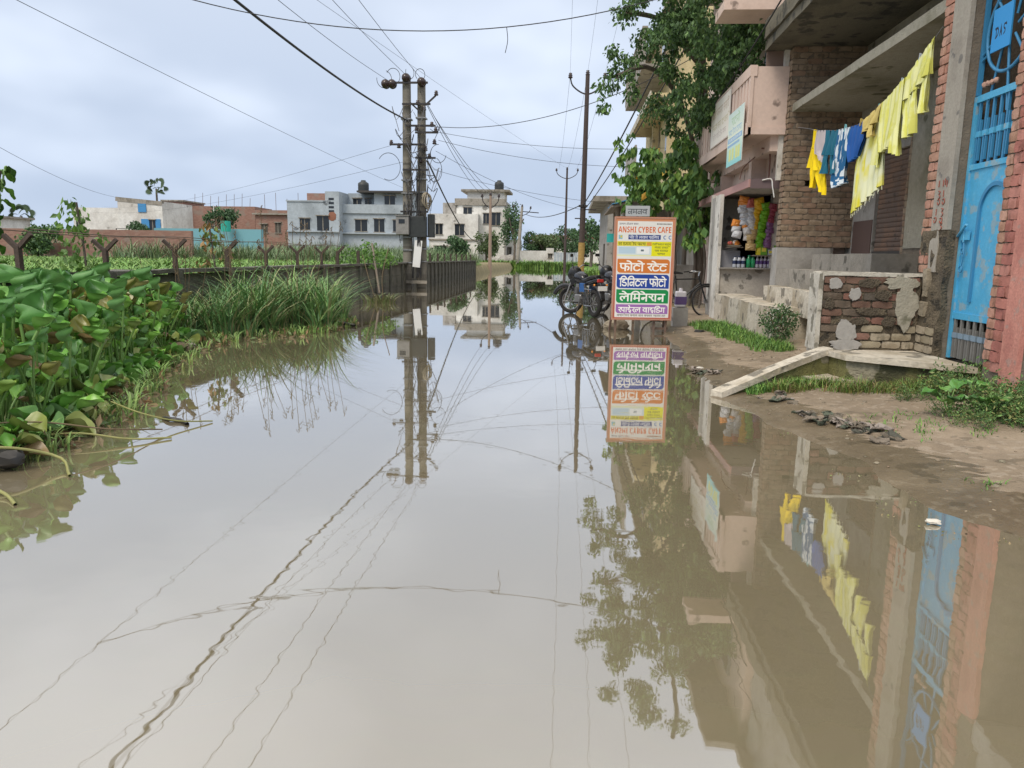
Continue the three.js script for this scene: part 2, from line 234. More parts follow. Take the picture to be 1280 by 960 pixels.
function scatter(name, label, category, geo, spots, seed) {        // ground cover nobody could count
  const r = rng(seed), m = new THREE.InstancedMesh(geo, M.blade, spots.length), o = new THREE.Object3D(), c = new THREE.Color();
  spots.forEach(([x, y, z, s = 1], i) => { o.position.set(x, y, z); o.rotation.set((r() - 0.5) * 0.2, r() * 6.28, (r() - 0.5) * 0.2); o.scale.setScalar(s * (0.75 + 0.5 * r())); o.updateMatrix(); m.setMatrixAt(i, o.matrix); const t = 0.75 + 0.5 * r(); c.setRGB(t * (0.9 + 0.25 * r()), t, t * 0.95); m.setColorAt(i, c); });
  m.name = numbered(name); m.castShadow = m.receiveShadow = true; m.userData = { kind: 'stuff', label, category }; scene.add(m); return m;
}
const spots = (n, seed, fn) => { const r = rng(seed), l = []; let tries = 0; while (l.length < n && tries++ < n * 20) { const s = fn(r); if (s) l.push(s); } return l; };

// ---------------------------------------------------------------- water hyacinth at the field edge
const GR = [[0.14, 0.33, 0.055], [0.20, 0.42, 0.07], [0.10, 0.25, 0.06], [0.27, 0.42, 0.08], [0.18, 0.34, 0.13]];
function hyacinthLeaf(H, L, W, tilt, cup, kc, seed, pr = 0.011) {
  const r = rng(seed), bend = 0.14 * H * (r() - 0.3), pet = tube([[0, 0, 0], [bend * 0.3, H * 0.4, 0], [bend, H * 0.8, 0], [bend + 0.02, H, 0]], pr, 7, 5);
  const p = [], idx = [], nu = 7, nv = 6;
  for (let i = 0; i <= nu; i++) for (let j = 0; j <= nv; j++) {
    const s = i / nu, t = j / nv * 2 - 1, w = W * Math.pow(Math.sin(Math.PI * Math.pow(clamp(s * 0.93 + 0.045), 0.78)), 0.62), x = s * L, y = cup * (t * t * w * 0.9) - 0.1 * L * s * s + 0.012 * Math.sin(9 * s + 5 * t + seed), z = t * w;
    p.push(bend + 0.02 + x * Math.cos(tilt) - y * Math.sin(tilt), H + x * Math.sin(tilt) + y * Math.cos(tilt), z);
  }
  for (let i = 0; i < nu; i++) for (let j = 0; j < nv; j++) { const a = i * (nv + 1) + j; idx.push(a, a + 1, a + nv + 1, a + 1, a + nv + 2, a + nv + 1); }
  const g = new THREE.BufferGeometry(); g.setAttribute('position', new THREE.Float32BufferAttribute(p, 3)); g.setIndex(idx); g.computeVertexNormals();
  const a = strip(pet), b = strip(g);
  const paint = (q, c, v) => { const n = q.attributes.position.count, f = new Float32Array(n * 3), P = q.attributes.position; for (let i = 0; i < n; i++) { const e = 1 + v * (fbm(P.getX(i) * 22, P.getY(i) * 22, P.getZ(i) * 22 + 0.3, seed, 2) - 0.5); f[3 * i] = c[0] * e; f[3 * i + 1] = c[1] * e; f[3 * i + 2] = c[2] * e; } q.setAttribute('color', new THREE.BufferAttribute(f, 3)); };
  paint(a, [0.15, 0.27, 0.07], 0.3); paint(b, kc, 0.7);
  return mergeGeometries([a, b]);
}
M.hyacinth = new THREE.MeshStandardMaterial({ vertexColors: true, roughness: 0.36, side: THREE.DoubleSide });
{
  const r = rng(900), vari = [];
  for (let k = 0; k < 18; k++) { const c = k === 4 ? [0.19, 0.19, 0.045] : k === 9 ? [0.20, 0.14, 0.06] : k === 13 ? [0.16, 0.24, 0.05] : GR[k % 5]; vari.push(hyacinthLeaf(0.26 + 0.50 * r(), 0.12 + 0.07 * r(), 0.066 + 0.038 * r(), 0.55 + 0.95 * r(), 0.5 + 1.2 * r(), c, 910 + k)); }
  const low = []; for (let k = 0; k < 8; k++) low.push(hyacinthLeaf(0.08 + 0.14 * r(), 0.15 + 0.08 * r(), 0.08 + 0.04 * r(), 0.1 + 0.9 * r(), 0.5 + r(), k === 3 ? [0.20, 0.14, 0.06] : k === 6 ? [0.20, 0.24, 0.06] : GR[k % 5], 935 + k));
  const front = [[-2.0, -2.4], [-3.4, -3.05], [-4.4, -3.2], [-5.4, -3.45], [-6.4, -3.85], [-7.4, -4.25], [-8.6, -4.6], [-9.6, -4.95], [-10.6, -5.2], [-11.2, -6.4]];
  const fx = (z) => { for (let i = 1; i < front.length; i++) if (z >= front[i][0]) { const [a, b] = front[i - 1], [c, e] = front[i]; return lerp(b, e, clamp((z - a) / (c - a))); } return -6.4; };
  const protos = [];
  for (let k = 0; k < 10; k++) {
    const t = thing('water_hyacinth', 'broad leaved water hyacinth plant in the dense floating mat beside the boundary wall', 'plant', [0, 0, 0], 0, 'water hyacinth plants in the floating mat');
    const n = 7 + (k % 3);
    for (let i = 0; i < n; i++) { const m = mesh('leaf', k < 7 ? vari[(k * 5 + i * 7 + Math.floor(r() * 18)) % 18] : low[Math.floor(r() * 8)], M.hyacinth, t); m.rotation.set(0, i / n * 6.283 + r() * 0.8, 0.12 - (k < 7 ? 0.62 : 0.95) * r(), 'YZX'); m.position.set((r() - 0.5) * 0.1, -0.04, (r() - 0.5) * 0.1); m.scale.setScalar(0.75 + 0.5 * r()); }
    protos.push(t);
  }
  let used = 0;
  const pts = [];
  for (let tries = 0; tries < 5000 && pts.length < 290; tries++) {
    const z = -4.1 - 7.1 * r(), f = fx(z), x = f - 0.25 - 3.3 * Math.pow(r(), 1.15); if (x < -6.35 || x < z * 0.80 - 0.5) continue;
    if (pts.some(([a, b]) => Math.hypot(a - x, b - z) < 0.165)) continue; pts.push([x, z, f]);
  }
  for (const [x, z, f] of pts) {
    const s = clamp(0.62 + 0.42 * Math.min(1, (f - x) / 1.1) + 0.3 * (r() - 0.5), 0.5, 1.12), pr = f - x < 0.42 ? protos[7 + Math.floor(r() * 3)] : protos[Math.floor(r() * 7)];
    if (used < 10) { const q = protos[used]; q.position.set(x, 0, z); q.rotation.y = r() * 6.28; q.scale.setScalar(s); } else dup(pr, [x, 0, z], r() * 6.28, null, s);
    used++;
  }
}
{ // rotting litter and low shoots along the edge of the mat and reeds
  const edge = [[-4.15, -3.4], [-4.5, -3.4], [-5.4, -3.45], [-6.4, -3.8], [-7.4, -4.25], [-8.6, -4.6], [-9.6, -4.95], [-10.8, -4.95], [-11.6, -4.3], [-12.4, -4.05], [-13.6, -4.1], [-14.8, -4.3], [-15.4, -4.8]];
  const along = (seed, w) => (r) => { const k = r() * (edge.length - 1), i = Math.floor(k), f = k - i, z = lerp(edge[i][0], edge[i + 1][0], f), x = lerp(edge[i][1], edge[i + 1][1], f); return [x - w * (r() - 0.25), 0.0, z + 0.3 * (r() - 0.5)]; };
  scatter('plant_litter', 'brown rotting leaf litter along the edge of the floating mat', 'litter', leafCloud([[0, 0.015, 0, 0.12]], 1500, 0.03, [[0.20, 0.13, 0.07], [0.13, 0.09, 0.05], [0.26, 0.20, 0.10], [0.10, 0.14, 0.05]], 941, { flat: 0.2, droop: 0, long: 2.4 }), spots(150, 942, along(1, 0.55)), 943);
  scatter('edge_shoots', 'thin green shoots at the edge of the floating mat', 'weeds', blades(12, 0.2, 0.1, 0.012, 1.3, [[0.16, 0.28, 0.07], [0.22, 0.30, 0.08], [0.11, 0.20, 0.05]], 944, 4), spots(170, 945, along(2, 0.45)), 946);
}
scatter('floating_flakes', 'tiny leaf flakes and scum floating near the banks', 'scum', leafCloud([[0, 0.004, 0, 0.1]], 700, 0.010, [[0.28, 0.24, 0.14], [0.15, 0.17, 0.06], [0.10, 0.08, 0.05]], 947, { flat: 0.03, droop: 0, long: 1.6 }), spots(90, 948, (r) => { const z = -3.5 - 12 * r(), s = r() < 0.6; const x = s ? -3.0 - 0.17 * Math.abs(z) + 0.9 * r() * r() : shore(z) - 0.08 - 0.7 * r() * r(); return [x, 0.003, z]; }), 949);
// fallen stems and drift at the front of the mat
M.stem = grained([0.30, 0.30, 0.10], 0.6); M.deadstem = grained([0.20, 0.145, 0.085], 0.9); M.wetblack = S([0.02, 0.018, 0.015], 0.4);
for (const [pts, r, m, l] of [
  [[[-3.75, 0.10, -3.9], [-3.3, 0.15, -4.05], [-3.05, 0.06, -4.2], [-2.85, 0.01, -4.0]], 0.009, M.stem, 'yellow green broken stem arching from the mat edge into the water'],
  [[[-3.7, 0.05, -4.6], [-3.3, 0.07, -4.75], [-2.97, 0.03, -4.8], [-2.75, 0.01, -4.95]], 0.007, M.stem, 'long thin green stem lying out over the water from the plant mat'],
  [[[-3.4, 0.18, -5.3], [-3.1, 0.12, -5.2], [-2.9, 0.05, -5.3], [-2.72, 0.01, -5.5]], 0.006, M.stem, 'short curved green stem beside the longer floating stem'],
  [[[-3.8, 0.22, -4.2], [-3.4, 0.2, -4.5], [-3.05, 0.12, -4.7], [-2.9, 0.03, -5.1]], 0.005, M.deadstem, 'thin brown dry stem crossing the plant mat edge'],
  [[[-3.5, 0.02, -3.75], [-3.2, 0.05, -3.7], [-2.95, 0.02, -3.62], [-2.8, 0.005, -3.5]], 0.010, M.stem, 'thick pale green stem drooping to the water surface'],
]) tag(mesh('plant_stem', tube(pts, r, 16, 6), m), l, 'stem', 'loose stems at the plant mat edge');
tag(mesh('drift_root', rockGeo(0.13, 0.07, 0.09, 950, 2).translate(-3.32, 0.07, -4.1), M.wetblack), 'black soggy root lump caught among pale stems', 'root');
tag(mesh('floating_stick', tube([[-3.14, 0.005, -5.55], [-3.05, 0.02, -5.48], [-2.95, 0.012, -5.46], [-2.86, 0.004, -5.38]], 0.018, 12, 6), M.wetblack), 'short black stick floating alone on the open water', 'stick');
{ // rubbish sacks in the corner between mat and reeds
  M.sack = bumpy(grained([0.30, 0.27, 0.22], 0.9), 0.02);
  const g = displace(rockGeo(0.3, 0.07, 0.16, 961, 4, 0.5), 0.05, 9, 963).translate(-5.15, 0.05, -9.5);
  tag(mesh('rubbish_sack', g, M.sack), 'flattened dirty grey sack lying between hyacinth and reeds', 'sack');
  tag(mesh('rubbish_heap', rockGeo(0.5, 0.1, 0.28, 965, 4, 0.5).translate(-5.35, 0.06, -9.25), M.deadstem), 'brown heap of rotted plant litter beside the grey sack', 'litter');
}

// ---------------------------------------------------------------- reed clumps
const RD = [[0.12, 0.26, 0.08], [0.16, 0.32, 0.10], [0.09, 0.20, 0.07], [0.21, 0.34, 0.10], [0.28, 0.28, 0.13]];
for (const [x, z, n, h, sp, lab, s] of [
  [-5.55, -11.9, 420, 1.0, 0.62, 'low arching green reed clump next to the rubbish sack', 1], [-4.95, -12.9, 520, 1.22, 0.75, 'bushy green reed clump leaning over the open water', 2], [-5.7, -13.6, 420, 1.3, 0.65, 'dense reed clump hard against the mossy boundary wall', 3], [-5.0, -14.6, 420, 1.15, 0.62, 'farthest drooping reed clump before the wall stands clear of plants', 4], [-6.0, -11.2, 240, 0.9, 0.5, 'short reed clump where the hyacinth mat meets the boundary wall', 5]]) {
  const t = thing('reed_clump', lab, 'reeds', [x, -0.05, z], 0, 'reed clumps along the boundary wall');
  mesh('foliage', blades(Math.round(n * 2.2), h * 1.08, sp * 1.15, 0.022, 0.9, RD, 970 + s, 7, 34), M.blade, t);
  const r = rng(990 + s), st = [];
  for (let k = 0; k < 7; k++) { const a = r() * 6.28, d = r() * sp, H = h * (1.25 + 0.45 * r()); st.push(tube([[d * Math.cos(a), 0, d * Math.sin(a)], [d * 1.1 * Math.cos(a), H * 0.5, d * 1.1 * Math.sin(a)], [d * 1.5 * Math.cos(a), H, d * 1.5 * Math.sin(a)]], 0.005, 6, 3)); const e = V(d * 1.5 * Math.cos(a), H, d * 1.5 * Math.sin(a)); for (let q = 0; q < 4; q++) st.push(tube([e.clone().add(V(0, -q * 0.05, 0)), e.clone().add(V(0.06 * (r() - 0.5), -q * 0.05 + 0.03, 0.06 * (r() - 0.5))), e.clone().add(V(0.16 * (r() - 0.5), -q * 0.05 - 0.03, 0.16 * (r() - 0.5)))], 0.006, 3, 3)); }
  mesh('flower_stalks', st, M.deadstem, t);
}
{
  const t = thing('water_weed', 'small tuft of drooping weed standing in the water before the twin poles', 'weed', [-5.15, -0.02, -20.4]);
  mesh('foliage', blades(120, 0.45, 0.45, 0.03, 1.2, [[0.14, 0.19, 0.06], [0.20, 0.19, 0.09]], 1001, 4), M.blade, t);
  mesh('twigs', [tube([[0.1, 0, 0], [0.05, 0.7, -0.05], [0.2, 1.5, -0.2]], 0.012, 8, 4), tube([[-0.1, 0, 0], [-0.3, 0.6, -0.05], [-0.55, 1.3, -0.3]], 0.01, 8, 4)], M.deadstem, t);
  tag(mesh('driftwood', [rockGeo(0.3, 0.05, 0.07, 1005, 3).translate(-4.35, 0.02, -13.55), tube([[-4.6, 0.02, -13.7], [-4.2, 0.06, -13.5], [-3.85, 0.02, -13.4]], 0.03, 8, 5)], M.wetblack), 'black waterlogged branch floating off the reeds', 'driftwood');
}
// ---------------------------------------------------------------- masonry
function wthing(name, label, category, base, group) {          // parts are given in world coordinates and hung on a group at the thing's base
  const t = thing(name, label, category, base, 0, group);
  t.add2 = (n, geo, mat) => { const m = mesh(n, geo, mat, t); m.position.set(-base[0], -base[1], -base[2]); return m; };
  return t;
}
const brickGeos = [];
{ const r = rng(1201); for (let k = 0; k < 8; k++) { const g = new THREE.BoxGeometry(1, 1, 1, 3, 2, 1), p = g.attributes.position, j = {}; for (let i = 0; i < p.count; i++) { const key = [p.getX(i), p.getY(i), p.getZ(i)].join(); j[key] ??= [(r() - 0.5) * 0.05, (r() - 0.5) * 0.16, (r() - 0.5) * 0.12]; const q = j[key], cn = Math.abs(p.getX(i)) > 0.45 && Math.abs(p.getY(i)) > 0.45 ? 0.93 : 1; p.setXYZ(i, p.getX(i) * cn + q[0], p.getY(i) * cn + q[1], p.getZ(i) + q[2]); } g.computeVertexNormals(); const uv = g.attributes.uv, a = r(), b = r(); for (let i = 0; i < uv.count; i++) uv.setXY(i, uv.getX(i) * 0.45 + a, uv.getY(i) * 0.2 + b); brickGeos.push(g); } }
const brickMats = (list) => list.map((c) => { const m = S(c, 0.95); m.map = X.brick; m.bumpMap = bumpTex; m.bumpScale = 0.006; return m; });
// bricks: o lower corner of the face, u along the wall, n outward; W x H; returns how many were laid
function layBricks(parent, o, u, n, W, H, { course = 0.09, len = 0.24, gap = 0.012, proud = 0.012, mats, seed, skip, ragged = 0, bond = 0, depth = 0.09, name = 'brick', rowmat }) {
  const r = rng(seed), U = V(...u), N = V(...n), O = V(...o), rot = new THREE.Quaternion().setFromRotationMatrix(new THREE.Matrix4().makeBasis(U, V(0, 1, 0), N));
  const rows = Math.round(H / course), ch = H / rows; let count = 0;
  for (let i = 0; i < rows; i++) {
    const header = bond && i % 2; let x = header ? 0 : (i % 2 ? -len / 2 : 0); const end = W + ragged * (r() - 0.5) * 2;
    while (x < end - 0.02) {
      const L = (header ? len / 2 : len) * (0.93 + 0.14 * r()), a = Math.max(0, x), b = Math.min(end, x + L); x += L;
      if (b - a < 0.035) continue; if (skip && skip((a + b) / 2, (i + 0.5) * ch, r)) continue;
      const m = new THREE.Mesh(brickGeos[Math.floor(r() * 8)], rowmat ? rowmat(i, (a + b) / 2, r) : mats[Math.floor(r() * mats.length)]);
      m.name = name; m.castShadow = m.receiveShadow = true; m.quaternion.copy(rot); m.scale.set(b - a - gap, ch - gap, depth);
      m.position.copy(O).addScaledVector(U, (a + b) / 2).addScaledVector(N, proud - depth / 2 + (r() - 0.5) * 0.014); m.position.y += (i + 0.5) * ch; parent.add(m); count++;
    }
  }
  return count;
}
function patchGeo(w, h, d, seed) { const pts = []; for (let k = 0; k < 40; k++) { const a = k / 40 * 6.283, q = 0.45 + 1.1 * fbm(Math.cos(a) * 1.7 + 4, Math.sin(a) * 1.7 + 4, 0.5, seed, 4); pts.push([w * q * Math.cos(a), h * q * Math.sin(a)]); } return uvm(displace(shapeGeo(pts, d, 0.004), 0.004, 12, seed)); }
const BK = { tan: brickMats([[0.31, 0.235, 0.165], [0.275, 0.205, 0.14], [0.34, 0.26, 0.185], [0.29, 0.195, 0.135]]), rose: brickMats([[0.50, 0.27, 0.20], [0.45, 0.22, 0.155], [0.54, 0.32, 0.24], [0.47, 0.27, 0.19]]), dark: brickMats([[0.23, 0.115, 0.085], [0.18, 0.105, 0.075], [0.20, 0.145, 0.105], [0.15, 0.115, 0.085], [0.115, 0.095, 0.075], [0.26, 0.145, 0.11], [0.17, 0.13, 0.095]]), pale: brickMats([[0.40, 0.34, 0.25], [0.35, 0.30, 0.21]]), red: brickMats([[0.47, 0.19, 0.15], [0.42, 0.16, 0.13], [0.52, 0.235, 0.19]]) };

// ---------------------------------------------------------------- brick house with porch, shutter and blue door
const house = wthing('brick_house', 'unplastered brick house with open porch, rolling shutter and washing line', 'house', [4.3, 0, -10.9]);
{
  const h = house, yf = 1.54;
  // far side wall of the porch, facing the camera end of the road; two putlog holes
  const side = h.add2('side_wall', [slab(3.66, 4.9, yf, 2.58, -13.95, -13.7), slab(3.66, 3.98, 2.58, 2.68, -13.95, -13.7), slab(4.16, 4.5, 2.58, 2.68, -13.95, -13.7), slab(4.64, 4.9, 2.58, 2.68, -13.95, -13.7), slab(3.66, 4.9, 2.68, 4.86, -13.95, -13.7), slab(3.9, 4.7, 2.5, 2.75, -13.99, -13.955)], M.mortar);
  layBricks(side, [3.65, yf, -13.7], [1, 0, 0], [0, 0, 1], 1.23, 3.31, { course: 0.0945, len: 0.235, mats: BK.tan, seed: 1301, proud: 0.008, gap: 0.009, skip: (x, y) => y > 1.03 && y < 1.135 && ((x > 0.33 && x < 0.53) || (x > 0.85 && x < 1.0)) });
  const edge = h.add2('wall_edge', slab(3.66, 3.665, yf, 4.86, -13.95, -13.7), M.mortar);
  layBricks(edge, [3.66, yf, -13.95], [0, 0, 1], [-1, 0, 0], 0.25, 3.31, { course: 0.0945, len: 0.24, mats: BK.tan, seed: 1303, proud: 0.006, bond: 0, depth: 0.03 });
  h.add2('plinth', worn(3.6, 4.55, 0.6, 1.53, -13.95, -13.62, 0.008, 3, 1305), M.greyplaster);
  h.add2('verandah_floor', worn(3.62, 4.9, 0.1, 1.17, -13.6, -8.2, 0.006, 2, 1307, 0.3), M.concrete);
  // back wall with shutter opening
  h.add2('back_wall', [slab(4.86, 5.1, 1.1, 4.86, -13.95, -12.78), slab(4.86, 5.1, 1.1, 4.86, -11.25, -8.15), slab(4.86, 5.1, 2.98, 4.86, -12.78, -11.25)], M.greyplaster);
  h.add2('dado', slab(4.845, 4.87, 1.43, 1.98, -13.6, -12.8), S([0.11, 0.07, 0.06], 0.8));
  const pier = h.add2('door_pier', slab(4.66, 4.86, 1.17, 3.8, -11.2, -10.35), M.mortar);
  layBricks(pier, [4.66, 1.17, -11.2], [0, 0, 1], [-1, 0, 0], 0.1, 2.6, { course: 0.09, len: 0.2, mats: BK.tan, seed: 1311, proud: 0.008, ragged: 0.03, depth: 0.03 });
  h.add2('pier_render', worn(4.644, 4.668, 1.5, 3.75, -11.09, -10.5, 0.008, 4, 1313), M.oldslab);
  h.add2('threshold', worn(4.05, 4.9, 1.17, 1.42, -13.1, -10.6, 0.01, 3, 1317, 0.2), M.concrete);
  const sh = h.add2('shutter', slab(4.93, 4.95, 1.42, 2.98, -12.78, -11.25), M.rust);
  for (let k = 0; k < 20; k++) { const g = uvm(new THREE.CylinderGeometry(0.042, 0.042, 1.5, 8, 1, false).scale(0.55, 1, 1).rotateX(Math.PI / 2).translate(4.925, 1.50 + k * 0.075, -12.015)); mesh('slat', g, M.rust, sh); }
  mesh('bottom_rail', slab(4.87, 4.92, 1.425, 1.475, -12.77, -11.26), M.darkmetal, sh);
  // slabs
  h.add2('lintel_slab', [worn(3.7, 4.87, 3.80, 3.925, -13.69, -8.2, 0.012, 2.5, 1321, 0.22)], M.oldslab);
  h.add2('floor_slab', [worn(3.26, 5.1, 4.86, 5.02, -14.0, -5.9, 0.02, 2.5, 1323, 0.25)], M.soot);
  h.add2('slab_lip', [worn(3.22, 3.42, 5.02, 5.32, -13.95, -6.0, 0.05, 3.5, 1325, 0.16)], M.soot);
  h.add2('upper_wall', [slab(3.75, 3.98, 5.03, 8.15, -13.7, -6.0), slab(3.98, 8.8, 5.03, 8.15, -13.7, -13.45), slab(3.98, 8.8, 5.03, 8.15, -6.25, -6.0)], M.greyplaster);
  h.add2('roof', slab(3.55, 9, 8.15, 8.32, -13.88, -5.8), M.concrete);
  h.add2('rear_wall', [slab(8.7, 8.95, 0, 5, -13.95, -8.0), slab(5.1, 8.7, 0, 5, -13.95, -13.7)], M.farbrick);
  // near pier: bricks on the left strip, grey render on the right, crumbling foot
  const col = h.add2('pier', slab(3.61, 4.8, 0.38, 4.86, -8.15, -7.62), M.mortar);
  layBricks(col, [3.61, 1.2, -8.16], [0, 0, 1], [-1, 0, 0], 0.25, 3.66, { course: 0.0915, len: 0.24, mats: BK.rose, seed: 1331, proud: 0.016, ragged: 0.035, bond: 1, depth: 0.05 });
  h.add2('pier_foot', worn(3.585, 3.66, 0.38, 1.62, -8.1, -7.61, 0.03, 7, 1333, 0.04), M.mortardark);
  const foot = h.add2('foot_bricks', slab(3.575, 3.6, 0.4, 0.68, -8.0, -7.62), M.mortardark);
  layBricks(foot, [3.58, 0.41, -8.0], [0, 0, 1], [-1, 0, 0], 0.37, 0.27, { course: 0.09, len: 0.2, mats: BK.pale, seed: 1335, proud: 0.02, gap: 0.018, depth: 0.05 });
  h.add2('render_patch', worn(3.555, 3.6, 0.78, 0.92, -7.96, -7.85, 0.02, 9, 1336, 0.03), M.stone);
  h.add2('render_patch', worn(3.555, 3.6, 0.97, 1.25, -7.93, -7.85, 0.02, 9, 1338, 0.03), M.stone);
  M.render = bumpy(S(stained([0.33, 0.305, 0.26], [0.26, 0.235, 0.20], [0.13, 0.125, 0.12], 1341, { streak: 0.2, spots: 0.10 }, 512, 1.1), 0.9), 0.004);
  h.add2('pier_render', [worn(3.576, 3.62, 1.62, 4.86, -7.925, -7.61, 0.005, 6, 1343, 0.06), worn(3.578, 3.62, 1.22, 1.62, -7.93, -7.76, 0.012, 8, 1344, 0.05)], M.render);
  { // red chalk tally scrawled on the render, as lines of paint
    const r = rng(1345), gs = []; const z = (a) => -7.89 + a * 0.24;
    const sq = (y, a, kind) => { const q = []; const n = kind === 0 ? [[0, 0.03], [0.05, 0.04], [0.06, 0], [0.02, -0.02], [0.0, 0.01]] : kind === 1 ? [[0.03, 0.04], [0.03, -0.03]] : [[0, 0.04], [0.05, 0.03], [0.02, 0], [0.06, -0.02], [0.01, -0.045]]; for (const [u, v] of n) q.push([3.5705, y + v * 0.9, z(a) + u * 0.8]); gs.push(tube(q, 0.0045, 12, 4)); };
    for (const [y, a, k] of [[2.06, 0.1, 1], [2.06, 0.45, 1], [2.07, 0.6, 1], [2.05, 0.75, 1], [1.96, 0.2, 2], [1.96, 0.55, 1], [1.88, 0.2, 0], [1.88, 0.6, 0], [1.79, 0.1, 1], [1.79, 0.6, 2], [1.71, 0.05, 0], [1.70, 0.55, 0], [1.66, 0.62, 2]]) sq(y, a, k);
    h.add2('chalk_writing', gs, S([0.33, 0.10, 0.07], 0.95));
  }
  // blue door
  const D = h.add2('door', [slab(3.70, 3.745, 0.4, 2.82, -7.61, -7.565), slab(3.70, 3.745, 0.4, 2.82, -6.59, -6.55), slab(3.70, 3.745, 2.76, 2.82, -7.565, -6.59), slab(3.705, 3.74, 0.78, 0.84, -7.565, -6.59), slab(3.705, 3.74, 2.16, 2.21, -7.565, -6.59)], M.bluepaint);
  mesh('panel', slab(3.718, 3.73, 0.84, 2.16, -7.565, -6.59), M.bluepaint, D);
  { // raised band with an arched head
    const sh2 = new THREE.Shape(); sh2.moveTo(-0.25, 0); sh2.lineTo(-0.25, 0.82); sh2.absarc(0, 0.82, 0.25, Math.PI, 0, true); sh2.lineTo(0.25, 0); sh2.lineTo(0.215, 0); sh2.lineTo(0.215, 0.82); sh2.absarc(0, 0.82, 0.215, 0, Math.PI, false); sh2.lineTo(-0.215, 0); sh2.closePath();
    mesh('arch_band', uvm(new THREE.ExtrudeGeometry(sh2, { depth: 0.02, bevelEnabled: false, curveSegments: 14 }).rotateY(-Math.PI / 2).translate(3.718, 0.95, -7.08)), M.bluegrille, D);
  }
  for (let k = 0; k < 8; k++) { const z = -7.53 + k * 0.115; mesh('bar', slab(3.71, 3.73, 2.21, 2.76, z, z + 0.025), M.bluegrille, D); mesh('bar', slab(3.708, 3.73, 2.24, 2.60, z + 0.045, z + 0.062), M.bluegrille, D); mesh('bar_collar', slab(3.705, 3.735, 2.45, 2.5, z - 0.004, z + 0.07), M.bluepaint, D); }
  for (let k = 0; k < 8; k++) { const z = -7.54 + k * 0.115; mesh('bar', slab(3.708, 3.73, 0.41, 0.78, z, z + 0.03), M.greybar, D); mesh('bar', slab(3.706, 3.728, 0.41, 0.7, z + 0.05, z + 0.07), M.greybar, D); mesh('bar_collar', slab(3.702, 3.735, 0.6, 0.65, z - 0.005, z + 0.075), S([0.2, 0.28, 0.36], 0.6), D); }
  mesh('bolt', [bar([3.69, 1.56, -7.62], [3.66, 1.66, -7.42], 0.012), bar([3.69, 1.5, -7.5], [3.69, 1.62, -7.5], 0.01), slab(3.69, 3.705, 1.52, 1.6, -7.56, -7.42)], M.bluepaint, D);
  mesh('chain', [tube([[3.695, 1.5, -7.5], [3.685, 1.38, -7.46], [3.69, 1.27, -7.49]], 0.006, 14, 5), uvm(new THREE.TorusGeometry(0.025, 0.006, 6, 12).rotateY(Math.PI / 2).translate(3.69, 1.42, -7.5)), uvm(new THREE.TorusGeometry(0.03, 0.006, 6, 12).rotateY(Math.PI / 2).translate(3.69, 1.25, -7.5))], M.bluegrille, D);
  const TR = h.add2('transom_grille', [slab(3.705, 3.74, 2.83, 4.2, -7.61, -7.575), slab(3.705, 3.74, 4.2, 4.24, -7.61, -6.55)], M.bluegrille);
  mesh('ring', [uvm(new THREE.TorusGeometry(0.36, 0.016, 6, 30).rotateY(Math.PI / 2).translate(3.72, 3.32, -7.17)), ...[0, 1, 2, 3, 4, 5, 6, 7].map((k) => bar([3.722, 3.32 + 0.11 * Math.sin(k * 0.785), -7.17 + 0.11 * Math.cos(k * 0.785)], [3.722, 3.32 + 0.72 * Math.sin(k * 0.785 + 0.2), -7.17 + 0.42 * Math.cos(k * 0.785 + 0.2)], 0.012))], M.bluegrille, TR);
  mesh('cross_bar', bar([3.72, 3.12, -7.6], [3.72, 3.16, -7.5], 0.012), M.bluegrille, TR);
  mesh('ornaments', [0, 1, 2, 3].map((k) => rockGeo(0.022, 0.025, 0.022, 1350 + k, 1).translate(3.70, 2.90, -7.46 + k * 0.065)), S([0.42, 0.26, 0.2], 0.8), TR);
  { const c = document.createElement('canvas'); c.width = 256; c.height = 200; const q = c.getContext('2d'); q.fillStyle = '#2f93d6'; q.fillRect(0, 0, 256, 200); q.strokeStyle = '#0d1c33'; q.lineWidth = 9; q.lineCap = 'round'; q.save(); q.translate(36, 92); q.rotate(-0.05); q.stroke(new Path2D('M8 2 H40 M22 4 V44 M14 46 Q58 40 48 12 Q40 0 10 4')); q.stroke(new Path2D('M72 46 L84 6 L96 46 M76 30 H94')); q.stroke(new Path2D('M146 6 Q122 -2 120 14 Q122 24 138 28 Q148 40 124 48 M150 2 l4 8')); q.restore(); const t = new THREE.CanvasTexture(c); t.colorSpace = THREE.SRGBColorSpace;
    const pl = mesh('name_plate', new THREE.BoxGeometry(0.30, 0.36, 0.012).rotateY(-Math.PI / 2).translate(3.69, 3.33, -7.25), [S([0.03, 0.26, 0.55], 0.6), S([0.03, 0.26, 0.55], 0.6), S([0.03, 0.26, 0.55], 0.6), S([0.03, 0.26, 0.55], 0.6), S(t, 0.6), S([0.03, 0.26, 0.55], 0.6)], TR); pl.userData.label = 'blue plate hand lettered DAS'; }
  h.add2('doorway_inside', [slab(4.5, 4.55, 0.3, 4.86, -7.62, -6.52), slab(3.75, 4.5, 0.3, 0.38, -7.62, -6.52)], M.inside);
}

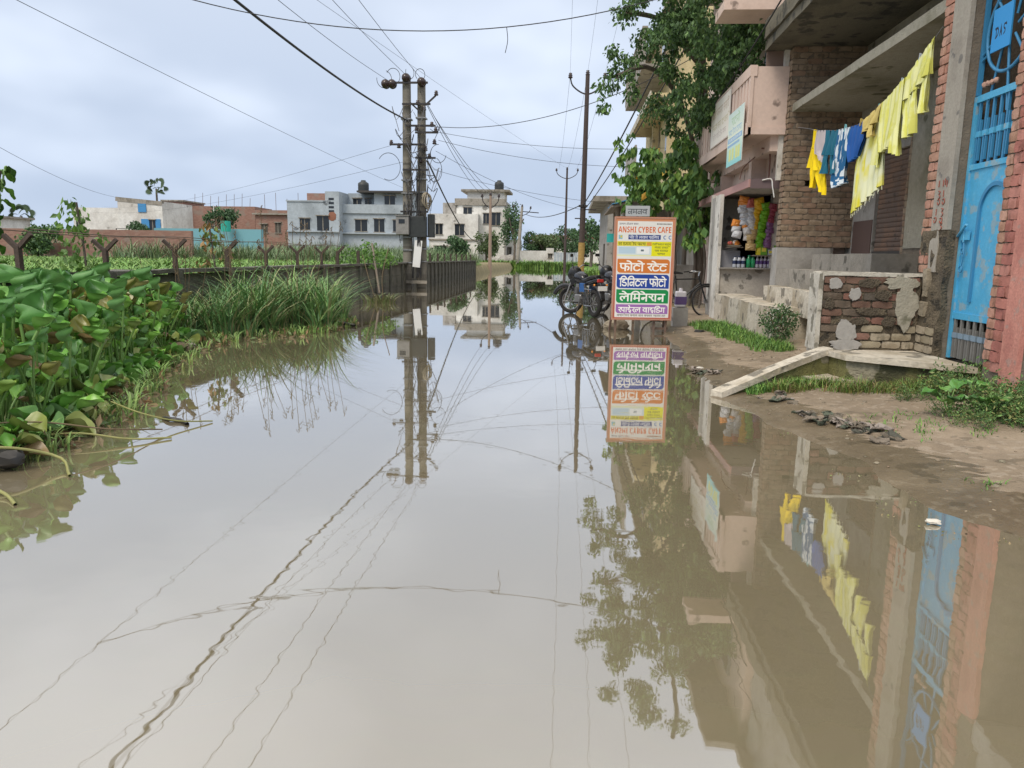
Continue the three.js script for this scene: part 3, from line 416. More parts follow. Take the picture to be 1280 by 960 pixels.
// red painted house corner
const redhouse = wthing('red_house', 'house corner of chipped red painted brick beside the blue door', 'house', [4.3, 0, -5.5]);
{
  const h = redhouse, w = h.add2('wall', [slab(3.6, 3.69, 0.1, 5, -6.75, -6.22), slab(3.69, 3.9, 0.1, 5, -6.52, -6.22), slab(3.9, 5.2, 0.1, 5, -6.5, -6.23)], M.mortar);
  layBricks(w, [3.6, 0.4, -6.75], [0, 0, 1], [-1, 0, 0], 0.13, 4.4, { course: 0.09, len: 0.24, mats: BK.rose, seed: 1401, proud: 0.01, ragged: 0.02, depth: 0.05 });
  layBricks(w, [3.598, 0.4, -6.62], [0, 0, 1], [-1, 0, 0], 0.19, 4.4, { course: 0.09, len: 0.24, mats: BK.red, seed: 1403, proud: 0.022, gap: 0.004, ragged: 0.015, bond: 0, depth: 0.05, rowmat: (i, x, r) => (i > 29 ? BK.rose[Math.floor(r() * 4)] : BK.red[Math.floor(r() * 3)]) });
  h.add2('plaster', worn(3.568, 3.61, 0.15, 2.62, -6.45, -6.21, 0.008, 5, 1405, 0.06), M.redpaint);
  h.add2('upper_floor', [slab(3.6, 5.2, 2.62, 2.8, -6.2, -2.2), slab(3.66, 5.2, 2.8, 6, -6.2, -2.3)], M.greyplaster);
}

// ---------------------------------------------------------------- stair wall, platform, ramp kerb, steps
{
  M.counter0 = bumpy(S(stained([0.50, 0.475, 0.41], [0.34, 0.31, 0.25], [0.13, 0.12, 0.09], 1419, { streak: 0.35, spots: 0.25 }, 256, 0.8), 0.92), 0.008);
  const t = wthing('stair_wall', 'low wall of crumbling dark brick with a whitewashed end', 'wall', [3.05, 0.4, -8.1]);
  const core = t.add2('core', worn(2.6, 3.575, 0.4, 1.165, -8.26, -8.0, 0.008, 8, 1421, 0.08), M.mortardark);
  layBricks(core, [2.6, 0.42, -8.0], [1, 0, 0], [0, 0, 1], 0.96, 0.74, { course: 0.084, len: 0.21, mats: BK.dark, seed: 1423, proud: 0.012, gap: 0.012, depth: 0.09, rowmat: (i, x, r) => { const l = i < 3 && x > 0.42 ? BK.pale : BK.dark; return l[Math.floor(r() * l.length)]; }, skip: (x, y, r) => (y < 0.17 && x < 0.38) || (y > 0.14 && y < 0.34 && x > 0.2 && x < 0.34) || r() < 0.05 });
  t.add2('coping', worn(2.575, 3.6, 1.16, 1.195, -8.27, -7.985, 0.014, 7, 1425, 0.06), M.counter0);
  t.add2('end_plaster', worn(2.555, 2.602, 0.4, 1.18, -8.275, -7.985, 0.008, 7, 1427, 0.05), M.counter0);
  for (const [x, y, w, h, s] of [[2.87, 0.6, 0.16, 0.2, 1], [2.72, 1.08, 0.1, 0.09, 2], [2.92, 0.98, 0.09, 0.1, 3], [2.85, 0.46, 0.24, 0.1, 4], [3.44, 0.86, 0.17, 0.34, 5], [3.38, 1.1, 0.26, 0.1, 6], [3.1, 0.8, 0.24, 0.06, 7], [3.2, 0.97, 0.12, 0.09, 8], [2.68, 0.88, 0.07, 0.1, 9], [3.05, 1.09, 0.18, 0.07, 10], [2.98, 0.7, 0.14, 0.06, 11], [3.28, 0.7, 0.1, 0.08, 12]]) t.add2('render_patch', patchGeo(w * 0.6, h * 0.6, 0.014, 1430 + s).translate(x, y, -7.985), s > 6 ? M.mortardark : s > 4 ? M.oldslab : M.greyplaster);
}
{
  const t = wthing('platform', 'moss streaked concrete platform with a pale top below the blue door', 'platform', [3.3, 0, -7.7]);
  const pts = [[2.62, -8.3], [2.74, -7.55], [3.7, -6.78], [3.9, -6.78], [3.9, -8.3]];
  const prism = (p, y0, y1, o) => { const g = shapeGeo(p.map(([x, z]) => [x, -z]), y1 - y0, 0).rotateX(-Math.PI / 2).translate(0, y0, 0); return g; };
  let g = prism(pts, 0.0, 0.35); t.add2('body', uvm(g), M.moss);
  t.add2('top', uvm(prism([[2.58, -8.3], [2.71, -7.5], [3.59, -6.8], [3.59, -8.0], [3.58, -8.3]], 0.352, 0.405)), M.cream);
  const k = wthing('ramp_kerb', 'pale sloping concrete kerb running down to the water', 'kerb', [2.0, 0, -7.5]);
  const N = 18, top = [], low = [], A = V(2.68, 0, -7.95), B = V(1.44, 0, -7.22), d = B.clone().sub(A).setY(0).normalize(), sd = V(-d.z, 0, d.x).multiplyScalar(0.085);
  const prof = (f) => 0.43 - 0.30 * f - 0.07 * f * f;
  const strip2 = (y0f, y1f, w0, w1) => { const gs = []; for (let i = 0; i < N; i++) { const f0 = i / N, f1 = (i + 1) / N, P = (f, y, s) => { const q = A.clone().lerp(B, f).addScaledVector(sd, s); return [q.x, y, q.z]; }; const c = [P(f0, y0f(f0), -w0), P(f1, y0f(f1), -w0), P(f1, y0f(f1), w0), P(f0, y0f(f0), w0), P(f0, y1f(f0), -w1), P(f1, y1f(f1), -w1), P(f1, y1f(f1), w1), P(f0, y1f(f0), w1)]; const q = [[4, 5, 6, 7], [0, 3, 2, 1], [0, 1, 5, 4], [3, 7, 6, 2], ...(i === 0 ? [[0, 4, 7, 3]] : []), ...(i === N - 1 ? [[1, 2, 6, 5]] : [])]; for (const [a, b, e, f] of q) gs.push(c[a], c[e], c[b], c[a], c[f], c[e]); } const g = new THREE.BufferGeometry(); g.setAttribute('position', new THREE.Float32BufferAttribute(gs.flat(), 3)); displace(g, 0.012, 6, 1440); g.computeVertexNormals(); return uvm(g); };
  k.add2('kerb_top', strip2((f) => prof(f) - 0.06, prof, 0.95, 0.9), M.cream);
  k.add2('kerb_wall', strip2(() => -0.1, (f) => prof(f) - 0.055, 0.75, 0.75), M.moss);
  tag(mesh('stepping_stone', worn(2.36, 2.82, 0.08, 0.165, -7.95, -7.5, 0.025, 5, 1445, 0.06), M.cream), 'flat cracked stone slab lying at the foot of the mossy platform', 'stone slab');
  tag(mesh('concrete_step', worn(3.0, 3.65, 0.0, 0.62, -15.8, -11.3, 0.03, 2.2, 1447, 0.14), M.cream), 'long blotchy cream concrete step in front of the shop counter', 'step');
  tag(mesh('concrete_step', worn(3.38, 3.75, 0.5, 0.88, -13.5, -9.2, 0.03, 3, 1449, 0.12), M.cream), 'short upper concrete step below the grey plinth', 'step');
}

// ---------------------------------------------------------------- pink house with balcony
const pink = wthing('pink_house', 'pale pink house with a slotted balcony above the small shop', 'house', [6.2, 0, -18]);
{
  const h = pink;
  h.add2('wall', [slab(3.68, 9, 0.1, 8.1, -22, -17.2), slab(4.5, 9, 0.1, 8.1, -17.2, -14.0), slab(3.68, 4.5, 2.75, 8.1, -17.2, -14.0)], M.pink);
  h.add2('floor_beam', slab(3.45, 3.7, 3.2, 3.46, -19.8, -14.0), M.pink);
  h.add2('wall_panel', slab(3.42, 3.68, 2.7, 3.2, -15.4, -15.15), M.pink); h.add2('wall_panel', slab(3.42, 3.68, 2.7, 3.2, -18.4, -18.1), M.pink);
  const b = h.add2('balcony', [slab(3.02, 3.68, 3.46, 3.58, -19.75, -13.86), slab(3.06, 3.68, 3.58, 4.58, -13.98, -13.88), slab(3.06, 3.68, 3.58, 4.58, -19.74, -19.64)], M.pink);
  mesh('parapet_back', slab(3.07, 3.10, 3.58, 4.5, -19.6, -14.0), S([0.26, 0.10, 0.08], 0.9), b);
  mesh('parapet_rail', [slab(3.0, 3.12, 4.42, 4.6, -19.75, -13.86), slab(3.0, 3.07, 3.46, 3.66, -19.75, -13.86)], M.pink, b);
  let z = -13.86; const slots = [-14.05, -14.3, -14.55, -14.8, -15.1, -17.5, -17.8, -18.1, -18.4, -18.7, -19.0];
  for (const s of [...slots, -19.8]) { mesh('panel', slab(3.015, 3.07, 3.66, 4.42, s + 0.045, z), M.pink, b); z = s - 0.045; }
  h.add2('upper_slab', [slab(2.5, 3.7, 5.5, 5.66, -14.7, -13.9)], M.pink);
  h.add2('roof', slab(2.95, 9.2, 8.1, 8.28, -22.2, -13.75), M.concrete);
  for (const [z0, z1, y0, y1] of [[-15.6, -14.9, 4.6, 5.4], [-17.6, -16.8, 4.7, 5.4], [-16.2, -15.2, 6.3, 7.5]]) { const w = h.add2('window', slab(3.63, 3.685, y0, y1, z0, z1), S([0.24, 0.26, 0.27], 0.6)); mesh('pane', slab(3.62, 3.628, y0 + 0.06, y1 - 0.06, z0 + 0.06, z1 - 0.06), M.glassdark, w); }
  h.add2('corner_pilaster', slab(3.58, 3.72, 2.7, 5.5, -14.02, -13.93), M.white);
  h.add2('door_curtain', slab(3.3, 3.62, 4.6, 5.4, -14.08, -14.04), S([0.22, 0.16, 0.13], 0.95));
  h.add2('pipe', [tube([[3.4, 3.3, -14.4], [3.52, 3.28, -14.38], [3.55, 3.2, -14.38], [3.56, 2.9, -14.38], [3.56, 2.65, -14.38]], 0.014, 20, 6), tube([[3.3, 3.15, -14.4], [3.1, 2.95, -14.4], [3.05, 2.75, -14.4]], 0.009, 10, 5)], S([0.16, 0.07, 0.05], 0.6));
}
function canvasTex(w, h, draw) { const c = document.createElement('canvas'); c.width = w; c.height = h; draw(c.getContext('2d'), w, h); const t = new THREE.CanvasTexture(c); t.colorSpace = THREE.SRGBColorSpace; t.anisotropy = 8; return t; }
// Devanagari letters as pen strokes: headline at y 0, foot at y 10
const DV = { aa: ['M2 0V10', 4], o: ['M2 0V10M2 0Q1 -3.6 -3 -4', 4], i: ['M2 0V10M2 0Q3 -3.8 7 -3.8Q10.5 -3.8 11.5 0', 4], T: ['M4 0V2.4M7.2 3.2Q6 2.4 4 2.4Q1 2.4 1 6Q1 9.6 4.2 9.6Q6.6 9.6 7.4 8', 8.5], D: ['M4 0V2Q1 2 1 3.6Q1 5 4 5Q7.4 5 7.4 7.3Q7.4 9.7 4.2 9.7Q1.6 9.7 1 8', 8.5], ph: ['M1 0V3.6Q1 6.6 4 6.6H6M6 0V10M6 5Q8 3 9.6 4.6Q11 6.6 9 8.8', 11], p: ['M1 0V3.6Q1 6.6 4 6.6H6M6 0V10', 8], s: ['M1.5 0Q4.4 0 4.4 2Q4.4 4 1 4.6L4.6 9.4', 5.2], S: ['M1.5 0Q4.4 0 4.4 2Q4.4 4 1 4.6L4.6 9.4M3 4.7H7.5M7.5 0V10', 9.5], j: ['M7.5 0V10M7.5 4.6H3.4Q1 4.6 1 6.8Q1 9.2 3 9.2Q5 9.2 5 7.2', 9.5], l: ['M9.5 0V10M9.5 5Q9.5 3 7.4 3Q5.2 3 5.2 6.4Q5.2 3.6 3 3.6Q1 3.6 1 6Q1 8 3 9.2', 11.5], m: ['M2 0V7.6Q0.4 6.6 2 5.9H7M7 0V10', 9], n: ['M6.4 0V10M6.4 5H3Q1 5 1.4 7Q3 8.2 3.6 6', 8.5], sh: ['M2 0Q5 0 5 2.5Q5 4.5 2.6 4.5Q1 4.5 1.4 3M3 4.5L6 9M8.4 0V10M5 6.5', 10.5], r: ['M2 0Q5 0 5 2.5Q5 4.5 2 5L6 10', 6.5], v: ['M7.4 0V10M7.4 4Q6 2.4 4 2.4Q1 2.4 1 5Q1 7.6 4 7.6Q6 7.6 7.4 6', 9.5], g: ['M3 0V6Q3 8 1.6 8Q0.5 7 2 6.4M7 0V10', 9], I: ['M4.4 0V2Q1.2 2 1.2 3.6Q1.2 5.2 4.2 5.2Q7.2 5.2 7.2 7Q7.2 8.8 4.6 8.8Q3.4 8.8 3.6 8Q4.6 9.6 6.4 11', 8.5], E: ['M-4 0Q-5.4 -3.4 -8.4 -3.8', 0], N: ['M-4.6 -3.2l0.2 0.2', 0], ii: ['M-4 0Q-3.4 -3.6 -6 -4.4', 0] };
function hindi(q, words, x, y, h, color, wdt, maxW) {
  let total = 0; for (const w of words) { for (const k of w) total += DV[k][1]; total += 4; } total -= 4;
  const s = h / 10, sx = Math.min(s * 1.25, maxW / total); q.save(); q.translate(x - total * sx / 2, y); q.scale(sx, s); q.strokeStyle = color; q.lineWidth = wdt; q.lineCap = 'round'; q.lineJoin = 'round';
  for (const w of words) { let W = 0; for (const k of w) { q.save(); q.translate(W, 0); q.stroke(new Path2D(DV[k][0])); q.restore(); W += DV[k][1]; } q.beginPath(); q.moveTo(0, 0); q.lineTo(W, 0); q.stroke(); q.translate(W + 4, 0); }
  q.restore();
}
const tiny = (q, x, y, w, h, color, seed) => { const r = rng(seed), ks = Object.keys(DV).slice(0, 18); const words = []; let left = w / h * 8; while (left > 14) { const n = 2 + Math.floor(r() * 3), wd = []; for (let i = 0; i < n; i++) { const k = ks[Math.floor(r() * ks.length)]; wd.push(k); left -= DV[k][1]; } left -= 4; words.push(wd); } hindi(q, words, x + w / 2, y, h, color, 1.5, w); };
{
  const t1 = canvasTex(512, 256, (q, w, h) => { q.fillStyle = '#e8e2d8'; q.fillRect(0, 0, w, h); q.strokeStyle = '#b9a79a'; q.lineWidth = 6; q.strokeRect(3, 3, w - 6, h - 6); tiny(q, 40, 50, 430, 40, '#c9b8a6', 1); tiny(q, 40, 130, 430, 30, '#c6bc9a', 2); tiny(q, 60, 190, 390, 26, '#c2b6ae', 3); });
  const t2 = canvasTex(256, 256, (q, w, h) => { const g = q.createLinearGradient(0, 0, 0, h); g.addColorStop(0, '#cfe3df'); g.addColorStop(0.5, '#e6ecd8'); g.addColorStop(1, '#8fd3d6'); q.fillStyle = g; q.fillRect(0, 0, w, h); q.fillStyle = '#8fb7d8'; q.fillRect(10, 120, 236, 24); q.fillRect(10, 152, 200, 12); q.fillStyle = '#d9df8d'; for (const x of [40, 90, 150, 190]) q.fillRect(x, 176, 34, 56); tiny(q, 20, 30, 210, 34, '#b2cfae', 5); tiny(q, 20, 84, 210, 24, '#9dbfd6', 6); tiny(q, 14, 127, 228, 11, '#f4f4f0', 7); });
  const side = S([0.6, 0.58, 0.55], 0.8);
  tag(mesh('banner', new THREE.BoxGeometry(1.95, 0.9, 0.012).rotateY(-Math.PI / 2).translate(2.985, 4.1, -16.3), [side, side, side, side, S(t1, 0.55), side]), 'faded white printed banner on the pink balcony', 'banner');
  tag(mesh('banner', new THREE.BoxGeometry(1.3, 0.97, 0.012).rotateY(-Math.PI / 2).translate(2.965, 3.53, -14.62), [side, side, side, side, S(t2, 0.5), side]), 'pale blue and yellow banner hanging below the pink balcony edge', 'banner');
}

// ---------------------------------------------------------------- little shop under the balcony
M.counter = bumpy(S(stained([0.47, 0.44, 0.385], [0.36, 0.33, 0.28], [0.13, 0.12, 0.10], 1495, { streak: 0.3, spots: 0.2 }, 512, 1.4), 0.92), 0.005);
const K = (x, y, dz = 0) => [x * 1.09, 1.3 + (y - 1.3) * 1.09, -15.92 + dz];
{
  const t = wthing('shop_kiosk', 'small grey shop with a plastered counter and a pink edged awning', 'shop', [3.65, 0.1, -16.8]);
  t.add2('counter', worn(3.1, 4.3, 0.05, 1.125, -16.2, -16.02, 0.008, 3, 1501, 0.1), M.counter);
  t.add2('counter_top', slab(3.07, 4.32, 1.125, 1.15, -16.35, -15.86), M.greyplaster);
  t.add2('side_wall', slab(3.03, 3.1, 0.05, 2.62, -16.5, -15.98), M.white); t.add2('end_wall', slab(3.1, 3.2, 0.1, 2.62, -17.2, -16.5), M.greyplaster);
  t.add2('back_wall', slab(3.1, 4.5, 0.1, 2.7, -17.4, -17.2), M.white);
  t.add2('counter_panel', slab(3.1, 3.55, 1.15, 1.5, -16.3, -16.27), S([0.36, 0.36, 0.39], 0.6));
  t.add2('pillar', slab(4.08, 4.22, 1.15, 2.7, -16.2, -15.95), M.white);
  const a = t.add2('awning', worn(3.2, 4.0, 2.62, 2.70, -20, -14.22, 0.004, 2, 1503, 0.3), M.greyplaster);
  mesh('awning_edge', slab(3.17, 3.2, 2.6, 2.74, -20, -14.2), S([0.46, 0.27, 0.25], 0.9), a);
  mesh('awning_front', slab(3.2, 3.8, 2.58, 2.75, -14.225, -14.2), S([0.15, 0.11, 0.115], 0.9), a);
  t.add2('awning_pipe', tube([[3.4, 2.72, -14.18], [3.55, 2.74, -14.16], [3.58, 2.6, -14.14], [3.62, 2.42, -14.14]], 0.012, 12, 5), M.plate);
  t.add2('lamp_bulb', uvm(new THREE.SphereGeometry(0.05, 12, 8).translate(...K(3.13, 2.24))), M.plate);
  // goods: strips of packets, bottles, boxes
  const r = rng(1511), pg = []; for (let k = 0; k < 4; k++) { const two = [1, -1].map((s) => { const g = new THREE.PlaneGeometry(1, 1, 7, 8), p = g.attributes.position; for (let i = 0; i < p.count; i++) { const x = p.getX(i), y = p.getY(i), b = (1 - Math.pow(Math.abs(x * 2), 3)) * (1 - Math.pow(Math.abs(y * 2), 4)); p.setXYZ(i, x * (1 - 0.12 * b) + 0.03 * (fbm(y * 7, k * 3, 0.5, 5, 2) - 0.5), y, s * (0.5 * b + 0.35 * b * (fbm(x * 5 + k, y * 5, s * 3 + 9, 7, 2) - 0.5) + 0.02)); } if (s < 0) g.index.array.reverse(); return g; }); const g = join(two); g.computeVertexNormals(); pg.push(g); }
  const foil = (c) => S(c, 0.28); const mats = { orange: foil([0.70, 0.25, 0.04]), silver: foil([0.55, 0.56, 0.58]), yellow: foil([0.75, 0.45, 0.02]), green: foil([0.16, 0.42, 0.02]), maroon: foil([0.28, 0.05, 0.08]), violet: foil([0.20, 0.08, 0.20]), tan: foil([0.48, 0.34, 0.15]), white: foil([0.66, 0.64, 0.62]), red: foil([0.5, 0.12, 0.1]) };
  for (const [x0, y0, x1, y1, n, w, seq, lab] of [
    [3.19, 2.42, 3.24, 1.98, 4, 0.17, ['orange', 'silver', 'silver', 'silver'], 'hanging strip of orange and silver snack packets'], [3.32, 2.38, 3.34, 1.92, 4, 0.14, ['red', 'silver', 'silver', 'white'], 'hanging strip of red topped silver snack packets'], [3.08, 1.98, 3.1, 1.78, 2, 0.15, ['orange', 'silver'], 'short low strip of an orange packet above a silver one'], [3.26, 1.96, 3.3, 1.74, 2, 0.13, ['orange', 'white'], 'short strip of an orange packet above a white one'], [3.47, 2.38, 3.36, 1.55, 6, 0.16, ['yellow', 'yellow', 'yellow', 'yellow', 'tan', 'tan'], 'long slanting strip of yellow snack packets'], [3.60, 2.31, 3.52, 1.58, 7, 0.15, ['green'], 'long strip of bright green snack packets'], [3.73, 2.30, 3.67, 1.58, 7, 0.13, ['maroon', 'maroon', 'maroon', 'violet', 'violet', 'violet', 'violet'], 'long strip of maroon and violet packets beside the white pillar']]) {
    const s = thing('packet_strip', lab, 'snack packets', K(x1, y1 - 0.1), 0, 'snack strips hanging in the shop'); const b = K(x1, y1 - 0.1);
    const nn = Math.round(n * 1.7); for (let i = 0; i < nn; i++) { const f = i / (nn - 1), p = K(lerp(x0, x1, f) + 0.02 * (r() - 0.5), lerp(y0, y1, f), 0.05 * (r() - 0.5)); const m = mesh('packet', pg[i % 4], mats[seq[Math.min(seq.length - 1, Math.floor(f * seq.length))]], s); m.position.set(p[0] - b[0], p[1] - b[1], p[2] - b[2]); m.scale.set(w * (1.0 + 0.4 * r()), (y0 - y1) / Math.max(1, nn - 1) * 1.3 + 0.02, 0.09); m.rotation.z = (r() - 0.5) * 0.7; m.rotation.y = (r() - 0.5) * 0.9; }
  }
  const bottleGeo = (R, H) => uvm(new THREE.LatheGeometry([[0.001, 0], [R * 0.9, 0], [R, 0.02], [R, H * 0.3], [R * 0.94, H * 0.34], [R, H * 0.4], [R, H * 0.66], [R * 0.55, H * 0.84], [R * 0.36, H * 0.88], [R * 0.36, H * 0.93]].map((p) => new THREE.Vector2(...p)), 14)), cap = (R, H) => cyl(R * 0.42, R * 0.42, H * 0.07, 0, H * 0.955, 0, 12), lab = (R, H) => uvm(new THREE.CylinderGeometry(R * 1.02, R * 1.02, H * 0.3, 14, 1, true).translate(0, H * 0.48, 0));
  const pet = (c) => new THREE.MeshPhysicalMaterial({ color: new THREE.Color().setRGB(...c), roughness: 0.15, clearcoat: 0.5 });
  const kinds = { purple: [pet([0.42, 0.40, 0.46]), S([0.09, 0.045, 0.17], 0.4), 0.036, 0.24], green: [pet([0.01, 0.20, 0.07]), S([0.02, 0.28, 0.11], 0.4), 0.044, 0.26], navy: [pet([0.42, 0.45, 0.50]), S([0.02, 0.03, 0.08], 0.4), 0.04, 0.23] };
  const row = (kind, xs, dz, label, group) => { const [bm, lm, R, H] = kinds[kind]; let first = null; for (const x of xs) { if (!first) { first = thing('bottle', label, 'bottle', K(x, 1.163, dz), 0, group); mesh('bottle_body', bottleGeo(R, H), bm, first); mesh('bottle_label', lab(R, H), lm, first); mesh('bottle_cap', cap(R, H), kind === 'purple' ? S([0.62, 0.61, 0.64], 0.4) : lm, first); first.position.y = 1.15; } else { const q = dup(first, K(x, 1.163, dz)); q.position.y = 1.15; } } };
  row('purple', [3.53, 3.6, 3.67, 3.74, 3.81, 3.88], -0.08, 'clear bottle with a purple label in the row on the shop counter', 'purple labelled bottles');
  row('purple', [3.56, 3.63, 3.70, 3.77, 3.84], -0.17, 'purple labelled bottle in the second row behind on the counter', 'purple labelled bottles');
  row('green', [3.37, 3.45], -0.08, 'green soda bottle on the shop counter', 'green soda bottles'); row('green', [3.41, 3.48], -0.17, 'green soda bottle in the rear pair on the counter', 'green soda bottles');
  row('navy', [3.11, 3.19, 3.27], -0.08, 'small clear bottle with a navy label on the counter', 'navy labelled bottles'); row('navy', [3.15, 3.23, 3.3], -0.17, 'navy labelled bottle standing behind the front navy bottles', 'navy labelled bottles');
  const shelf = t.add2('goods_shelf', slab(3.72, 4.12, 1.39, 1.41, -16.2, -15.9), M.wood);
  const bx = (x, w, h, c, l) => { const b = thing('snack_box', l, 'box', K(x, 1.386, -0.06), 0, 'snack boxes on the shelf'); b.position.y = 1.41; mesh('box_body', rbox(w, h, 0.12, 0.008, 0, h / 2, 0), S(c, 0.5), b); mesh('print', slab(-w * 0.3, w * 0.3, h * 0.35, h * 0.75, 0.0605, 0.063), S([0.72, 0.62, 0.08], 0.5), b); };
  bx(3.53, 0.08, 0.2, [0.72, 0.60, 0.03], 'tall plain yellow snack box'); bx(3.62, 0.14, 0.2, [0.14, 0.36, 0.03], 'green snack box next to the yellow one'); bx(3.87, 0.14, 0.2, [0.17, 0.40, 0.03], 'green snack box beside the white pillar'); bx(3.745, 0.1, 0.12, [0.42, 0.46, 0.46], 'low grey snack box between two green ones');
  const tray = thing('snack_tray', 'shallow tray heaped with orange and pink snacks', 'tray', K(3.1, 1.55), 0); tray.position.z = -16.1; mesh('tray_dish', uvm(new THREE.LatheGeometry([[0.001, 0], [0.13, 0], [0.17, 0.035], [0.175, 0.035]].map((p) => new THREE.Vector2(...p)), 18)), M.white, tray); for (let k = 0; k < 9; k++) { const m = mesh('packet', pg[k % 4], [mats.orange, mats.tan, mats.white, mats.red][k % 4], tray); m.position.set((r() - 0.5) * 0.2, 0.05 + 0.05 * r(), (r() - 0.5) * 0.16); m.scale.set(0.1, 0.06, 0.09); m.rotation.set(r(), r() * 6, r()); }
  t.add2('tray_bracket', slab(3.22, 3.55, 1.555, 1.57, -16.25, -16.0), M.wood);
}

// ---------------------------------------------------------------- washing line
{
  const LN = [[-12.9, 3.42], [-12.2, 3.28], [-11.96, 3.22], [-11.5, 3.15], [-11.07, 3.08], [-10.6, 3.04], [-10.27, 3.02], [-9.9, 3.04], [-9.59, 3.10], [-9.2, 3.2], [-8.89, 3.30], [-8.36, 3.52], [-8.17, 3.6]];
  const ly = (z) => { for (let i = 1; i < LN.length; i++) if (z <= LN[i][0]) { const [a, b] = LN[i - 1], [c, d] = LN[i]; return lerp(b, d, clamp((z - a) / (c - a))); } return 3.6; };
  const line = tag(mesh('washing_line', tube(LN.map(([z, y]) => [3.6, y, z]), 0.004, 60, 5), M.wirelight), 'washing line strung along the porch from far wall to brick pier', 'washing line');
  for (const [z, c] of [[-10.7, [0.25, 0.6, 0.66]], [-10.15, [0.6, 0.45, 0.12]], [-9.6, [0.22, 0.58, 0.62]], [-9.02, [0.5, 0.62, 0.66]], [-8.62, [0.5, 0.55, 0.62]]]) { const m = mesh('peg', [beam([3.59, ly(z) - 0.04, z - 0.012], [3.59, ly(z) + 0.05, z + 0.014], 0.012, 0.01), beam([3.61, ly(z) - 0.04, z + 0.012], [3.61, ly(z) + 0.05, z - 0.016], 0.012, 0.01)], S(c, 0.5), line); }
  // a hanging sheet of cloth: outline gives [z, y] of the left and right edge at each level from the line down
  function cloth(L, Rr, { folds = 5, amp = 0.03, seed = 1, x = 3.6, nu = 22, nv = 26, thick = 0.03 } = {}) {
    const at = (E, t) => { const k = t * (E.length - 1), i = Math.min(E.length - 2, Math.floor(k)), f = k - i; return [lerp(E[i][0], E[i + 1][0], f), lerp(E[i][1], E[i + 1][1], f)]; };
    const gs = [];
    for (const lay of [-1, 1]) {
      const p = [], idx = [], uv = [];
      for (let j = 0; j <= nv; j++) for (let i = 0; i <= nu; i++) { const t = j / nv, s = i / nu, a = at(L, t), b = at(Rr, t); let z = lerp(a[0], b[0], s), y = lerp(a[1], b[1], s); if (t < 0.001) y = ly(z) + 0.003; const w = amp * (0.25 + t * 0.9); const dx = w * (Math.sin(s * folds * 6.283 + seed + 1.2 * t) + 0.6 * Math.sin(s * folds * 11 + seed * 2.3 - t * 2) + 0.5 * (fbm(s * 6, t * 3, seed + 0.1, seed, 2) - 0.5)); p.push(x + dx * 0.8 + lay * thick * (0.08 + 0.5 * Math.min(1, t * 4)) * 0.5, y + 0.1 * w * Math.cos(s * folds * 6.283 + seed) * t, z + 0.3 * w * Math.cos(s * folds * 6.283 + seed)); uv.push(s, t); }
      for (let j = 0; j < nv; j++) for (let i = 0; i < nu; i++) { const a = j * (nu + 1) + i; idx.push(a, a + 1, a + nu + 1, a + 1, a + nu + 2, a + nu + 1); }
      const g = new THREE.BufferGeometry(); g.setAttribute('position', new THREE.Float32BufferAttribute(p, 3)); g.setAttribute('uv', new THREE.Float32BufferAttribute(uv, 2)); g.setIndex(idx); g.computeVertexNormals(); gs.push(g);
    }
    return join(gs);
  }
  const CM = (c, o = {}) => { const m = Array.isArray(c) ? S(c, 0.9, { side: THREE.DoubleSide }) : S(c, 0.9, { side: THREE.DoubleSide }); return m; };
  const yellowDye = tex(256, (u, v) => { const a = T(u, v, 3, 1601, 4), b = T(u, v, 20, 1607, 2, 2); return mix3([0.73, 0.75, 0.50], [0.68, 0.62, 0.03], clamp(step(0.42, 0.62, a) * 0.8 + step(0.55, 0.75, b) * 0.35)); });
  const paleDye = tex(256, (u, v) => mix3([0.73, 0.74, 0.36], [0.64, 0.64, 0.14], step(0.4, 0.65, T(u, v, 5, 1611, 4) * 0.6 + T(u, v, 26, 1613, 2, 2) * 0.4)));
  const blueDye = tex(256, (u, v) => { const a = T(u, v, 12, 1621, 3, 9), b = T(u, v, 30, 1623, 2, 8); return mix3([0.012, 0.11, 0.26], [0.62, 0.68, 0.72], step(0.52, 0.57, a * 0.8 + b * 0.2)); });
  const W = (name, geos, mat, label) => { const m = mesh(name, geos, mat); tag(m, label, 'clothing'); return m; };
  W('dark_cloth', cloth([[-12.15, 3.3], [-12.1, 3.0]], [[-11.86, 3.2], [-11.9, 2.86]], { folds: 2, seed: 2, x: 3.66 }), CM([0.012, 0.015, 0.028]), 'dark navy cloth at the far end of the washing line');
  W('bright_kurta', [cloth([[-12.1, 3.22], [-12.2, 2.9], [-12.22, 2.72]], [[-11.78, 3.18], [-11.7, 2.7], [-11.45, 2.55]], { folds: 2.5, seed: 3, x: 3.63 }), cloth([[-12.16, 2.75], [-12.1, 2.42]], [[-11.88, 2.6], [-11.85, 2.38]], { folds: 2, seed: 4, x: 3.63, nv: 8 }), cloth([[-11.9, 2.62], [-11.66, 2.34]], [[-11.45, 2.55], [-11.38, 2.24]], { folds: 2, seed: 5, x: 3.63, nv: 8 })], CM([0.80, 0.58, 0.0]), 'bright yellow tunic hanging lowest at the far end of the line');
  W('grey_shirt', cloth([[-11.92, 3.2], [-11.98, 3.0], [-11.95, 2.88], [-11.72, 2.84], [-11.66, 2.8]], [[-11.5, 3.15], [-11.44, 3.0], [-11.46, 2.8], [-11.46, 2.7]], { folds: 3, seed: 6 }), CM([0.45, 0.40, 0.41]), 'pale grey shirt beside the bright yellow tunic');
